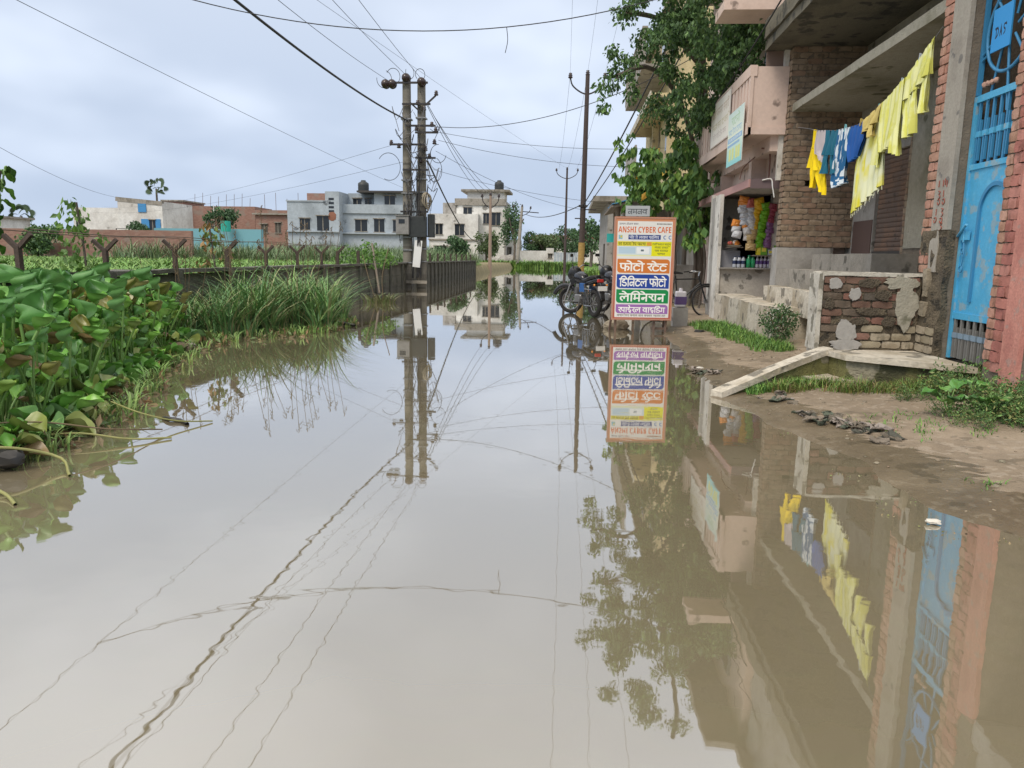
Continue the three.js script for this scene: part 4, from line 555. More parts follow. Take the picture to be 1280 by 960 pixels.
  W('teal_trousers', [cloth([[-11.5, 3.15], [-11.54, 2.82]], [[-10.93, 3.06], [-11.0, 2.74]], { folds: 3, seed: 7, nv: 10 }), cloth([[-11.54, 2.84], [-11.55, 2.56]], [[-11.28, 2.78], [-11.3, 2.53]], { folds: 1.5, seed: 8, nv: 10 }), cloth([[-11.22, 2.78], [-11.1, 2.5]], [[-10.98, 2.74], [-10.94, 2.5]], { folds: 1.5, seed: 9, nv: 10 })], CM([0.008, 0.12, 0.19]), 'dark teal trousers folded over the washing line');
  W('tie_dye_scarf', cloth([[-10.95, 3.07], [-11.0, 2.7], [-11.05, 2.4], [-11.0, 2.3]], [[-10.47, 3.03], [-10.5, 2.7], [-10.52, 2.45], [-10.5, 2.33]], { folds: 4, seed: 10, amp: 0.035 }), CM(blueDye), 'blue and white tie dyed scarf on the washing line');
  W('blue_shirt', cloth([[-10.47, 3.03], [-10.5, 2.8], [-10.43, 2.58]], [[-9.93, 3.04], [-9.94, 2.8], [-10.08, 2.62]], { folds: 4, seed: 11, amp: 0.03 }), CM([0.012, 0.09, 0.34]), 'royal blue shirt hanging next to the tie dyed scarf');
  const shawl = W('yellow_shawl', cloth([[-10.1, 3.02], [-10.3, 2.5], [-10.33, 1.9]], [[-9.38, 3.15], [-9.4, 2.6], [-9.38, 2.2]], { folds: 6, seed: 12, amp: 0.022, x: 3.63, nu: 40 }), CM(yellowDye), 'long lemon yellow tie dyed shawl with a fringed slanting hem');
  { const fr = []; for (let k = 0; k < 16; k++) { const f = k / 15, z = lerp(-10.3, -9.4, f), y = lerp(1.92, 2.2, f); fr.push(bar([3.63, y + 0.02, z], [3.63 + 0.01 * Math.sin(k * 3), y - 0.055, z + 0.008 * Math.sin(k * 5)], 0.006, 4)); } mesh('fringe', fr, CM([0.66, 0.66, 0.5]), shawl); }
  W('beige_blouse', [cloth([[-10.0, 3.03], [-10.02, 2.86]], [[-9.48, 3.12], [-9.56, 2.94]], { folds: 3, seed: 13, x: 3.57, nv: 10 }), cloth([[-9.82, 2.9], [-9.8, 2.78]], [[-9.6, 2.96], [-9.62, 2.8]], { folds: 1.5, seed: 14, x: 3.57, nv: 6 })], CM([0.60, 0.48, 0.16]), 'mustard yellow blouse over the top of the long shawl');
  W('pale_kurta', [cloth([[-9.5, 3.12], [-9.46, 2.8], [-9.4, 2.56]], [[-8.93, 3.29], [-9.0, 2.9], [-9.08, 2.6]], { folds: 4, seed: 15, x: 3.58 }), cloth([[-9.52, 2.8], [-9.58, 2.45]], [[-9.4, 2.76], [-9.42, 2.4]], { folds: 1, seed: 16, x: 3.59, nv: 8 }), cloth([[-9.12, 2.85], [-9.1, 2.52]], [[-8.9, 2.9], [-8.84, 2.46]], { folds: 2, seed: 17, x: 3.58, nv: 8 })], CM(paleDye), 'pale yellow tunic in the middle of the yellow washing');
  W('pale_trousers', [cloth([[-8.97, 3.27], [-8.93, 3.0]], [[-8.3, 3.55], [-8.36, 3.2]], { folds: 4, seed: 18, x: 3.59, nv: 12 }), cloth([[-8.93, 3.02], [-8.8, 2.62]], [[-8.62, 3.1], [-8.62, 2.66]], { folds: 2, seed: 19, x: 3.59, nv: 12 }), cloth([[-8.5, 3.18], [-8.46, 2.82]], [[-8.34, 3.25], [-8.3, 2.84]], { folds: 1.5, seed: 20, x: 3.59, nv: 12 })], CM(paleDye), 'pale yellow long sleeved top hanging nearest the brick pier');
}
// ---------------------------------------------------------------- signboard
{
  const face = canvasTex(720, 1240, (q, w, h) => {
    const g = q.createLinearGradient(0, 0, 0, h); g.addColorStop(0.0, '#cf8d66'); g.addColorStop(0.6, '#c07a62'); g.addColorStop(1, '#b35a48'); q.fillStyle = g; q.fillRect(0, 0, w, h);
    q.fillStyle = '#e2e2df'; q.fillRect(34, 52, w - 68, h - 86);
    tiny(q, 40, 76, 250, 18, '#5b5664', 11); q.fillStyle = '#555'; for (let k = 0; k < 11; k++) q.fillRect(500 + k * 16, 74, 10, 16);
    q.fillStyle = '#d2601f'; q.font = 'bold 96px sans-serif'; q.save(); q.translate(44, 186); q.scale(Math.min(1, 632 / q.measureText('ANSHI CYBER CAFE').width), 1); q.fillText('ANSHI CYBER CAFE', 0, 0); q.restore();
    q.fillStyle = '#253c82'; q.fillRect(166, 212, 384, 56); tiny(q, 180, 228, 350, 30, '#e9ecf2', 13);
    q.fillStyle = '#2f6fb5'; q.font = 'bold 62px sans-serif'; q.fillText('C', 578, 262); q.fillText('C', 640, 262); q.fillStyle = '#88b9c9'; q.fillRect(50, 216, 46, 50); q.fillStyle = '#d8c23a'; q.fillRect(70, 222, 22, 26);
    q.fillStyle = '#dad23a'; q.fillRect(38, 290, w - 76, 56); q.fillStyle = '#cfdde4'; q.fillRect(38, 346, w - 76, 116); q.fillStyle = '#dfe3b2'; q.fillRect(38, 450, w - 76, 16); tiny(q, 48, 306, 330, 30, '#4a4413', 15); q.fillStyle = '#d79a3d'; q.fillRect(388, 300, 66, 40);
    q.fillStyle = '#b6cfe0'; q.fillRect(56, 360, 200, 76); q.fillStyle = '#e8eef0'; q.fillRect(270, 360, 150, 76); q.fillStyle = '#5c6b74'; q.fillRect(320, 386, 36, 22);
    q.fillStyle = '#e4e21c'; q.fillRect(446, 296, w - 484, 166); for (let k = 0; k < 4; k++) tiny(q, 456 + k * 14, 312 + k * 38, 216 - k * 28, 20, '#4f5b3a', 17 + k);
    const bands = [['#d07a35', [['ph', 'o', 'T', 'o'], ['s', 'T', 'E', 'T']], 500, 168], ['#22459c', [['i', 'D', 'i', 'j', 'T', 'l'], ['ph', 'o', 'T', 'o']], 684, 168], ['#128a4a', [['l', 'E', 'i', 'm', 'n', 'E', 'sh', 'n']], 866, 166], ['#9a6bb0', [['s', 'p', 'aa', 'I', 'ii', 'r', 'l'], ['v', 'aa', 'I', 'i', 'D', 'N', 'g']], 1048, 112]];
    for (const [c, words, y, hh] of bands) { q.fillStyle = c; q.beginPath(); q.roundRect(46, y, w - 92, hh, [6, 40, 6, 40]); q.fill(); hindi(q, words, w / 2, y + hh * 0.34, hh * 0.5, '#f2f2ee', 1.9, w - 160); }
    tiny(q, 48, 1172, 620, 22, '#4c4a46', 31);
  });
  const t = thing('sign_board', 'tall printed cyber cafe signboard on metal legs at the water edge', 'sign board', [1.3, 0, -13.55], 0.08);
  const edge = S([0.36, 0.12, 0.09], 0.7);
  mesh('board', new THREE.BoxGeometry(1.06, 1.80, 0.03).translate(0, 1.12, 0), [edge, edge, edge, edge, S(face, 0.42), edge], t);
  mesh('frame', [slab(-0.53, 0.53, 0.225, 0.25, -0.03, 0.022), slab(-0.53, 0.53, 1.99, 2.015, -0.03, 0.022), slab(-0.535, -0.51, 0.22, 2.02, -0.031, 0.021), slab(0.51, 0.535, 0.22, 2.02, -0.031, 0.021)], S([0.46, 0.24, 0.17], 0.7), t);
  for (const x of [-0.45, 0.24, 0.45]) mesh('leg', slab(x - 0.02, x + 0.02, -0.1, 1.5, -0.07, -0.031), M.rust, t);
  mesh('brace', [slab(0.2, 0.5, 0.05, 0.09, -0.1, -0.071), beam([0.45, 0.9, -0.06], [0.5, 0.02, -0.5], 0.035, 0.035), beam([-0.45, 0.9, -0.06], [-0.5, -0.08, -0.5], 0.035, 0.035)], M.rust, t);
  const n = canvasTex(256, 100, (q, w, h) => { q.fillStyle = '#aeb4b8'; q.fillRect(0, 0, w, h); tiny(q, 16, 34, 220, 44, '#3f464c', 41); });
  const s2 = thing('name_board', 'small grey lettered name board above the big signboard', 'sign board', [1.56, 0, -18.2]);
  mesh('board', new THREE.BoxGeometry(0.56, 0.24, 0.02).translate(0, 2.40, 0), [M.plasticgrey, M.plasticgrey, M.plasticgrey, M.plasticgrey, S(n, 0.6), M.plasticgrey], s2); mesh('post', slab(-0.03, 0.03, -0.2, 2.3, -0.06, -0.015), M.rust, s2);
}
tag(mesh('rock', rockGeo(0.22, 0.12, 0.17, 1701, 3).translate(0.88, 0.06, -14.15), M.stone), 'pale rounded rock standing in the water under the signboard', 'rock');
{ // white drum with violet label
  const t = thing('plastic_can', 'white plastic can with a violet label beside the signboard', 'can', [2.13, groundY(2.13, -14.6), -14.6]); M.stool = M.wood;
  mesh('stand', [slab(-0.14, 0.14, 0, 0.36, -0.14, 0.1)], M.greyplaster, t); mesh('body', rbox(0.2, 0.3, 0.18, 0.03, 0, 0.52, 0), S([0.62, 0.60, 0.64], 0.4), t); mesh('can_label', slab(-0.102, 0.102, 0.42, 0.57, -0.05, 0.093), S([0.10, 0.06, 0.18], 0.5), t); mesh('neck', cyl(0.04, 0.035, 0.06, 0, 0.70, 0), S([0.6, 0.58, 0.62], 0.4), t);
}
// ---------------------------------------------------------------- two-wheelers: x forward, y up
function wheel(t, x, y, R, w, steer, spokes, mats) {
  const ty = mesh('wheel', uvm(new THREE.TorusGeometry(R - w, w, 10, 36)), mats[0], t); ty.position.set(x, y, 0); ty.rotation.y = steer;
  mesh('rim', uvm(new THREE.TorusGeometry(R - 2 * w, w * 0.32, 6, 32)), mats[1], ty);
  mesh('hub', [uvm(new THREE.CylinderGeometry(R * 0.13, R * 0.13, w * 1.6, 14).rotateX(Math.PI / 2)), uvm(new THREE.CylinderGeometry(R * 0.05, R * 0.05, w * 3.2, 8).rotateX(Math.PI / 2))], mats[1], ty);
  const g = []; for (let k = 0; k < spokes; k++) { const a = k / spokes * 6.283, b = a + (k % 2 ? 0.5 : -0.5); g.push(bar([Math.cos(a) * R * 0.1, Math.sin(a) * R * 0.1, (k % 2 ? 1 : -1) * w * 0.6], [Math.cos(b) * (R - 2 * w), Math.sin(b) * (R - 2 * w), 0], spokes < 12 ? 0.012 : 0.0022, 4)); } mesh('spokes', g, mats[1], ty); return ty;
}
function loft(secs, k = 16) {       // sections [x, cy, ry, rz], superelliptic rings along x
  const p = [], idx = []; secs.forEach(([x, cy, ry, rz]) => { for (let i = 0; i < k; i++) { const a = i / k * 6.283, c = Math.cos(a), s = Math.sin(a), e = 0.8; p.push(x, cy + ry * Math.sign(s) * Math.pow(Math.abs(s), e), rz * Math.sign(c) * Math.pow(Math.abs(c), e)); } });
  for (let j = 0; j < secs.length - 1; j++) for (let i = 0; i < k; i++) { const a = j * k + i, b = j * k + (i + 1) % k; idx.push(a, a + k, b, b, a + k, b + k); } for (const e of [0, secs.length - 1]) { const c = p.length / 3; p.push(secs[e][0], secs[e][1], 0); for (let i = 0; i < k; i++) { const a = e * k + i, b = e * k + (i + 1) % k; idx.push(...(e ? [c, b, a] : [c, a, b])); } }
  const g = new THREE.BufferGeometry(); g.setAttribute('position', new THREE.Float32BufferAttribute(p, 3)); g.setIndex(idx); g.computeVertexNormals(); return uvm(g);
}
function motorcycle(pos, turn, label, blue, steer) {
  const t = thing('motorcycle', label, 'motorcycle', pos, turn, 'motorcycles parked in the shallow water'), wm = [M.rubber, M.steel], paint = S([0.015, 0.015, 0.018], 0.2, {}), acc = S(blue, 0.3);
  wheel(t, 0.66, 0.31, 0.31, 0.045, steer, 10, wm); wheel(t, -0.62, 0.31, 0.31, 0.055, 0, 10, wm);
  mesh('fuel_tank', loft([[0.36, 0.86, 0.02, 0.03], [0.32, 0.86, 0.09, 0.11], [0.18, 0.86, 0.135, 0.15], [0.0, 0.84, 0.12, 0.13], [-0.1, 0.81, 0.07, 0.08]]), paint, t);
  mesh('seat', loft([[-0.04, 0.80, 0.03, 0.06], [-0.12, 0.80, 0.05, 0.12], [-0.3, 0.81, 0.055, 0.135], [-0.5, 0.86, 0.055, 0.12], [-0.72, 0.88, 0.04, 0.09]]), M.black, t);
  mesh('tail_cowl', loft([[-0.3, 0.74, 0.06, 0.12], [-0.55, 0.77, 0.065, 0.12], [-0.78, 0.82, 0.05, 0.085], [-0.84, 0.83, 0.03, 0.06]]), paint, t);
  mesh('grab_rail', tube([[-0.5, 0.86, 0.15], [-0.75, 0.91, 0.14], [-0.86, 0.93, 0], [-0.75, 0.91, -0.14], [-0.5, 0.86, -0.15]], 0.012, 20, 6), M.iron, t);
  mesh('tail_light', rbox(0.04, 0.07, 0.15, 0.015, -0.86, 0.81, 0), M.red, t);
  mesh('rear_mudguard', [loft([[-0.6, 0.68, 0.03, 0.08], [-0.8, 0.66, 0.05, 0.085], [-0.92, 0.55, 0.09, 0.08], [-1.0, 0.42, 0.05, 0.06]])], M.black, t);
  mesh('number_plate', slab(-0.985, -0.975, 0.6, 0.7, -0.11, 0.11), M.plate, t);
  for (const s of [-1, 1]) { mesh('indicator', rockGeo(0.03, 0.022, 0.022, 5, 1, 0.05).translate(-0.88, 0.72, s * 0.15), M.amber, t); mesh('shock', [bar([-0.55, 0.34, s * 0.13], [-0.36, 0.72, s * 0.14], 0.028), bar([-0.55, 0.34, s * 0.13], [-0.36, 0.72, s * 0.14], 0.014)], M.iron, t); mesh('swing_arm', beam([-0.62, 0.31, s * 0.1], [-0.12, 0.36, s * 0.1], 0.05, 0.03), M.iron, t); }
  mesh('engine', [rbox(0.34, 0.24, 0.24, 0.04, 0.08, 0.36, 0), ...[0, 1, 2, 3, 4, 5].map((k) => box(0.17, 0.014, 0.2, 0.17, 0.5 + k * 0.026, 0)), uvm(new THREE.CylinderGeometry(0.1, 0.1, 0.29, 16).rotateX(Math.PI / 2).translate(-0.02, 0.36, 0)), rbox(0.15, 0.09, 0.16, 0.02, 0.18, 0.67, 0)], M.steel, t);
  mesh('frame', [bar([0.4, 0.92, 0], [0.26, 0.3, 0], 0.025), bar([0.4, 0.92, 0], [-0.1, 0.74, 0], 0.03), bar([-0.1, 0.74, 0.08], [-0.7, 0.78, 0.08], 0.02), bar([-0.1, 0.74, -0.08], [-0.7, 0.78, -0.08], 0.02), bar([-0.1, 0.74, 0], [-0.16, 0.3, 0], 0.03), bar([0.26, 0.3, 0], [-0.16, 0.26, 0], 0.025)], M.black, t);
  for (const s of [-1, 1]) mesh('side_panel', rbox(0.26, 0.2, 0.03, 0.012, -0.2, 0.64, s * 0.12), blue[2] > 0.1 ? acc : paint, t);
  mesh('sari_guard', [0, 1, 2, 3, 4].map((k) => bar([-0.42 - k * 0.08, 0.62, -0.17], [-0.42 - k * 0.08, 0.26, -0.17], 0.006)).concat([bar([-0.42, 0.62, -0.17], [-0.76, 0.62, -0.17], 0.008), bar([-0.42, 0.26, -0.17], [-0.76, 0.26, -0.17], 0.008)]), M.chrome, t);
  mesh('exhaust', [tube([[0.26, 0.48, 0.08], [0.32, 0.28, 0.12], [0.1, 0.2, 0.15], [-0.2, 0.22, 0.16]], 0.022, 20, 8), bar([-0.2, 0.22, 0.16], [-0.78, 0.34, 0.18], 0.045, 12)], M.steel, t);
  const f = new THREE.Group(); f.name = 'fork'; f.position.set(0.42, 0.95, 0); f.rotation.y = steer * 0.85; t.add(f);
  mesh('fork_tube', [-1, 1].map((s) => bar([0, 0, s * 0.08], [0.24, -0.64, s * 0.08], 0.022)), M.steel, f);
  mesh('mudguard', uvm(new THREE.TorusGeometry(0.345, 0.055, 6, 18, 2.3).rotateZ(0.4).scale(1, 1, 0.85).translate(0.24, -0.64, 0)), M.black, f);
  mesh('headlamp_cowl', loft([[-0.1, 0.0, 0.1, 0.09], [0.0, 0.0, 0.17, 0.15], [0.1, -0.02, 0.16, 0.14], [0.17, -0.05, 0.09, 0.08]]), M.black, f);
  mesh('headlamp', uvm(new THREE.SphereGeometry(0.075, 14, 8).scale(0.4, 1, 1).translate(0.165, -0.05, 0)), M.chrome, f); for (const s of [-1, 1]) mesh('tank_shroud', rbox(0.26, 0.14, 0.03, 0.012, 0, 0, 0).rotateZ(-0.5).translate(-0.06, -0.16, s * 0.14), M.black, f);
  mesh('handlebar', tube([[-0.12, 0.17, -0.38], [-0.04, 0.18, -0.25], [0.0, 0.1, -0.1], [0.0, 0.1, 0.1], [-0.04, 0.18, 0.25], [-0.12, 0.17, 0.38]], 0.013, 24, 6), M.chrome, f);
  for (const s of [-1, 1]) mesh('grip', bar([-0.12, 0.17, s * 0.38], [-0.06, 0.178, s * 0.28], 0.02), M.rubber, f);
  mesh('mirrors', [-1, 1].flatMap((s) => [bar([-0.04, 0.18, s * 0.24], [-0.06, 0.36, s * 0.32], 0.007), rbox(0.02, 0.07, 0.12, 0.008, -0.06, 0.4, s * 0.33)]), M.black, f);
  mesh('stand', bar([-0.1, 0.3, -0.12], [-0.22, -0.02, -0.3], 0.014), M.iron, t); mesh('foot_pegs', bar([-0.05, 0.3, -0.28], [-0.05, 0.3, 0.28], 0.016), M.rubber, t);
  return t;
}
motorcycle([0.33, 0, -17.35], Math.PI / 2 + 0.42, 'black motorcycle with blue side panels and a white number plate', [0.03, 0.10, 0.28], 0.75).rotation.z = 0.0;
motorcycle([1.02, 0.02, -17.75], Math.PI / 2 + 0.30, 'all black motorcycle half hidden behind the signboard', [0.02, 0.02, 0.02], 0.3);
{
  const gy = groundY(2.5, -17), t = thing('bicycle', 'black roadster bicycle leaning by the shop counter', 'bicycle', [2.5, gy, -17.0], 0.06), wm = [M.rubber, M.steel];
  wheel(t, 0.54, 0.35, 0.35, 0.02, 0.25, 28, wm); wheel(t, -0.54, 0.35, 0.35, 0.02, 0, 28, wm);
  mesh('frame', [bar([-0.14, 0.82, 0], [0.38, 0.84, 0], 0.016), bar([-0.08, 0.3, 0], [-0.16, 0.9, 0], 0.016), bar([-0.08, 0.3, 0], [0.4, 0.76, 0], 0.017), bar([-0.08, 0.3, 0.03], [-0.54, 0.35, 0.03], 0.011), bar([-0.14, 0.8, 0.03], [-0.54, 0.35, 0.03], 0.01), bar([-0.08, 0.3, -0.03], [-0.54, 0.35, -0.03], 0.011), bar([-0.14, 0.8, -0.03], [-0.54, 0.35, -0.03], 0.01), bar([0.36, 0.9, 0], [0.41, 0.72, 0], 0.02)], M.black, t);
  mesh('fork', [bar([0.41, 0.73, 0.03], [0.54, 0.35, 0.045], 0.012), bar([0.41, 0.73, -0.03], [0.54, 0.35, -0.045], 0.012)], M.black, t);
  mesh('handlebar', [tube([[0.1, 0.98, 0.26], [0.28, 1.0, 0.26], [0.36, 0.99, 0.12], [0.37, 0.98, 0], [0.36, 0.99, -0.12], [0.28, 1.0, -0.26], [0.1, 0.98, -0.26]], 0.011, 24, 6), bar([0.35, 0.9, 0], [0.37, 0.99, 0], 0.014)], M.chrome, t); for (const s of [-1, 1]) mesh('grip', bar([0.08, 0.98, s * 0.26], [0.2, 0.995, s * 0.26], 0.017), M.rubber, t);
  mesh('saddle', loft([[-0.32, 0.96, 0.03, 0.09], [-0.22, 0.97, 0.035, 0.085], [-0.08, 0.96, 0.025, 0.03], [0.0, 0.95, 0.015, 0.015]], 10), M.black, t);
  mesh('mudguards', [-1, 1].map((s) => uvm(new THREE.TorusGeometry(0.37, 0.022, 5, 20, 2.4).rotateZ(s > 0 ? 0.6 : 0.3).translate(s * 0.54, 0.35, 0))), M.black, t);
  mesh('carrier', [slab(-0.86, -0.3, 0.76, 0.775, -0.07, 0.07), bar([-0.54, 0.35, 0.05], [-0.7, 0.76, 0.05], 0.007), bar([-0.54, 0.35, -0.05], [-0.7, 0.76, -0.05], 0.007)], M.iron, t);
  mesh('crank', [uvm(new THREE.TorusGeometry(0.085, 0.01, 5, 20).translate(-0.08, 0.3, 0.04)), bar([-0.08, 0.3, 0.06], [0.0, 0.16, 0.06], 0.01), bar([-0.08, 0.3, -0.06], [-0.16, 0.44, -0.06], 0.01)], M.steel, t); mesh('pedals', [box(0.09, 0.025, 0.08, 0, 0.16, 0.11), box(0.09, 0.025, 0.08, -0.16, 0.44, -0.11)], M.rubber, t);
}

// ---------------------------------------------------------------- utility poles
const insul = (x, y, z, s = 1) => uvm(new THREE.LatheGeometry([[0.001, 0], [0.05, 0], [0.07, 0.03], [0.04, 0.05], [0.065, 0.08], [0.035, 0.1], [0.05, 0.13], [0.001, 0.15]].map(([a, b]) => new THREE.Vector2(a * s, b * s)), 10).translate(x, y, z));
const disc = (x, y, z, R = 0.15) => uvm(new THREE.LatheGeometry([[0.001, 0], [R * 0.5, 0.0], [R, 0.06], [R, 0.12], [R * 0.6, 0.17], [R, 0.22], [R * 0.9, 0.3], [R * 0.3, 0.36], [0.001, 0.36]].map((p) => new THREE.Vector2(...p)), 14).rotateX(Math.PI / 2).translate(x, y, z));
{
  const P = [-6.2, 0, -30.2], t = wthing('twin_utility_pole', 'pair of concrete utility poles tied together with meter boxes and tangled cables', 'utility pole', P);
  const pole = (x, H, z) => uvm(new THREE.CylinderGeometry(0.19, 0.235, H + 0.4, 4, 6).rotateY(Math.PI / 4).translate(x, H / 2 - 0.2, z));
  M.polecon = bumpy(S(stained([0.20, 0.185, 0.155], [0.13, 0.12, 0.10], [0.07, 0.065, 0.055], 1795, { streak: 0.5 }, 256, 1.6), 0.95), 0.01); t.add2('pole', pole(-6.47, 8.1, -30.2), M.polecon); t.add2('pole', pole(-5.9, 7.8, -30.25), M.polecon);
  for (const [y, x0, x1] of [[7.78, -7.35, -5.6], [7.0, -6.6, -5.5], [5.5, -7.1, -5.7], [4.55, -6.6, -5.6], [6.2, -6.5, -5.3], [5.95, -6.1, -5.2], [5.0, -6.1, -5.3], [2.95, -6.7, -5.6], [0.18, -6.75, -5.65]]) t.add2('cross_arm', slab(x0, x1, y, y + (y < 1 ? 0.12 : 0.07), -30.0, -29.93), y < 1 ? M.concrete : M.iron);
  t.add2('cross_arm', [beam([-5.7, 7.0, -30], [-5.3, 7.35, -30], 0.06, 0.06), beam([-6.3, 7.1, -30], [-5.9, 6.75, -30], 0.06, 0.06)], M.iron);
  for (const [x, y] of [[-7.25, 7.78], [-7.0, 7.78], [-6.45, 8.0], [-5.85, 7.85]]) t.add2('insulator', disc(x, y, -30.2, 0.17), M.porcelain);
  for (const [x, y] of [[-5.28, 7.35], [-6.0, 7.0], [-5.75, 6.8], [-7.05, 5.52], [-6.75, 5.4], [-5.45, 6.2], [-5.3, 6.0], [-5.35, 5.55], [-5.55, 5.0], [-5.7, 5.3], [-5.9, 4.85], [-6.05, 6.05]]) t.add2('insulator', insul(x, y, -30.0, 1.3), M.porcelain);
  t.add2('meter_box', rbox(0.52, 0.72, 0.3, 0.03, -6.58, 2.45, -29.85), M.plasticgrey); t.add2('box_window', [slab(-6.72, -6.48, 2.52, 2.68, -29.7, -29.69)], M.glassdark);
  t.add2('box_hood', slab(-6.86, -6.3, 2.81, 2.84, -30.02, -29.66), M.plasticgrey);
  t.add2('junction_box', [rbox(0.7, 0.8, 0.2, 0.02, -6.0, 2.4, -29.92), rbox(0.26, 0.9, 0.3, 0.02, -5.5, 2.45, -30.1)], M.plasticdark);
  t.add2('white_panel', box(0.3, 1.05, 0.05, 0, 0, 0).rotateZ(-0.1).translate(-6.02, 1.35, -29.9), M.plate);
  t.add2('cable_coil', [0, 1, 2, 3, 4].map((k) => uvm(new THREE.TorusGeometry(0.17 + 0.02 * k, 0.022, 6, 20).scale(1, 1.25, 1).rotateY(0.4 * k).translate(-5.68 + 0.02 * k, 3.5 - 0.04 * k, -29.95))), S([0.30, 0.26, 0.19], 0.7));
  const r = rng(1801), dk = [], lt = [];
  for (let k = 0; k < 46; k++) { const y = 2.4 + 4.6 * r(), x = -6.6 + 1.2 * r(), h = 0.3 + 0.9 * r(), w = (r() - 0.5) * 1.2, z = -29.95 + 0.12 * r(); (k % 3 ? dk : lt).push(tube([[x, y, z], [x + w * 0.6, y - h * (0.2 + r() * 0.6), z + 0.1 * r()], [x + w, y + (r() - 0.5) * h, z], [x + w * 0.4, y - h, z + 0.05]], 0.008 + 0.008 * r(), 14, 4)); }
  for (let k = 0; k < 10; k++) { const x = -6.25 + 0.35 * r(); dk.push(tube([[x, 2.9 + r() * 2, -29.95], [x + 0.1 * (r() - 0.5), 2.4, -29.85], [x + 0.2 * (r() - 0.5), 1.4, -29.9], [x + 0.1 * (r() - 0.5), 0.4, -29.93]], 0.014, 12, 5)); }
  for (const [x, y, R] of [[-7.3, 7.95, 0.28], [-6.95, 8.05, 0.26], [-6.3, 8.2, 0.2], [-5.9, 8.12, 0.18], [-7.15, 4.7, 0.45], [-5.35, 4.6, 0.4], [-5.2, 5.2, 0.3]]) dk.push(uvm(new THREE.TorusGeometry(R, 0.011, 5, 24, 4.6).rotateZ(r() * 6).scale(1, 1.15, 1).rotateY(r()).translate(x, y, -30)));
  t.add2('cable_tangle', dk, M.wire); t.add2('cable_tangle', lt, M.wirelight);
  t.add2('strap', [1.0, 1.5, 2.0, 3.7, 4.2, 6.5].flatMap((y) => [box(0.4, 0.05, 0.4, -6.47, y, -30.2), box(0.4, 0.05, 0.4, -5.9, y + 0.05, -30.25)]), M.steel);
}
M.darkpole = grained([0.07, 0.05, 0.045], 0.8);
function steelPole(name, label, [x, z], H, r0, armW, mat, lean = 0) {
  const t = thing(name, label, 'utility pole', [x, -0.1, z]); t.rotation.z = -lean;
  mesh('shaft', cyl(r0, r0 * 0.62, H, 0, H / 2, 0, 10), mat, t);
  mesh('cross_arm', [tube([[-armW, H - 0.15, 0], [-armW * 0.85, H - 0.55, 0], [0, H - 1.0, 0], [armW * 0.85, H - 0.55, 0], [armW, H - 0.15, 0]], 0.045, 20, 6)], M.iron, t);
  mesh('insulator', insul(-armW, H - 0.16, 0, 2), M.porcelain, t); mesh('insulator', insul(armW, H - 0.16, 0, 2), M.porcelain, t); mesh('insulator', insul(0, H - 0.02, 0, 2), M.porcelain, t);
  return t;
}
{
  const d = steelPole('steel_pole', 'tall dark steel pole with a yellow painted foot', [0.66, -44], 11.35, 0.19, 0.95, M.darkpole, 0.005);
  mesh('painted_foot', cyl(0.20, 0.195, 2.2, 0, 1.15, 0, 10), grained([0.40, 0.26, 0.08], 0.85), d);
  mesh('clamp', [box(0.5, 0.1, 0.4, 0, 4.3, 0), box(0.9, 0.06, 0.06, 0.3, 4.1, 0.1), box(0.7, 0.06, 0.06, -0.1, 3.6, 0.1)], M.iron, d);
  steelPole('steel_pole', 'thin dark steel pole farther along the flooded road', [-0.55, -88], 11.2, 0.17, 1.2, M.darkpole);
  steelPole('concrete_pole', 'slim brown pole standing in water beyond the wall end', [-6.7, -64], 6.4, 0.16, 0.7, S([0.30, 0.22, 0.17], 0.9));
  const q = steelPole('concrete_pole', 'grey leaning pole before the white compound wall', [-6.2, -90], 7.2, 0.24, 1.0, M.concrete, 0.07); mesh('cross_bar', slab(0.1, 2.0, 6.6, 6.7, -0.05, 0.05), M.iron, q);
}
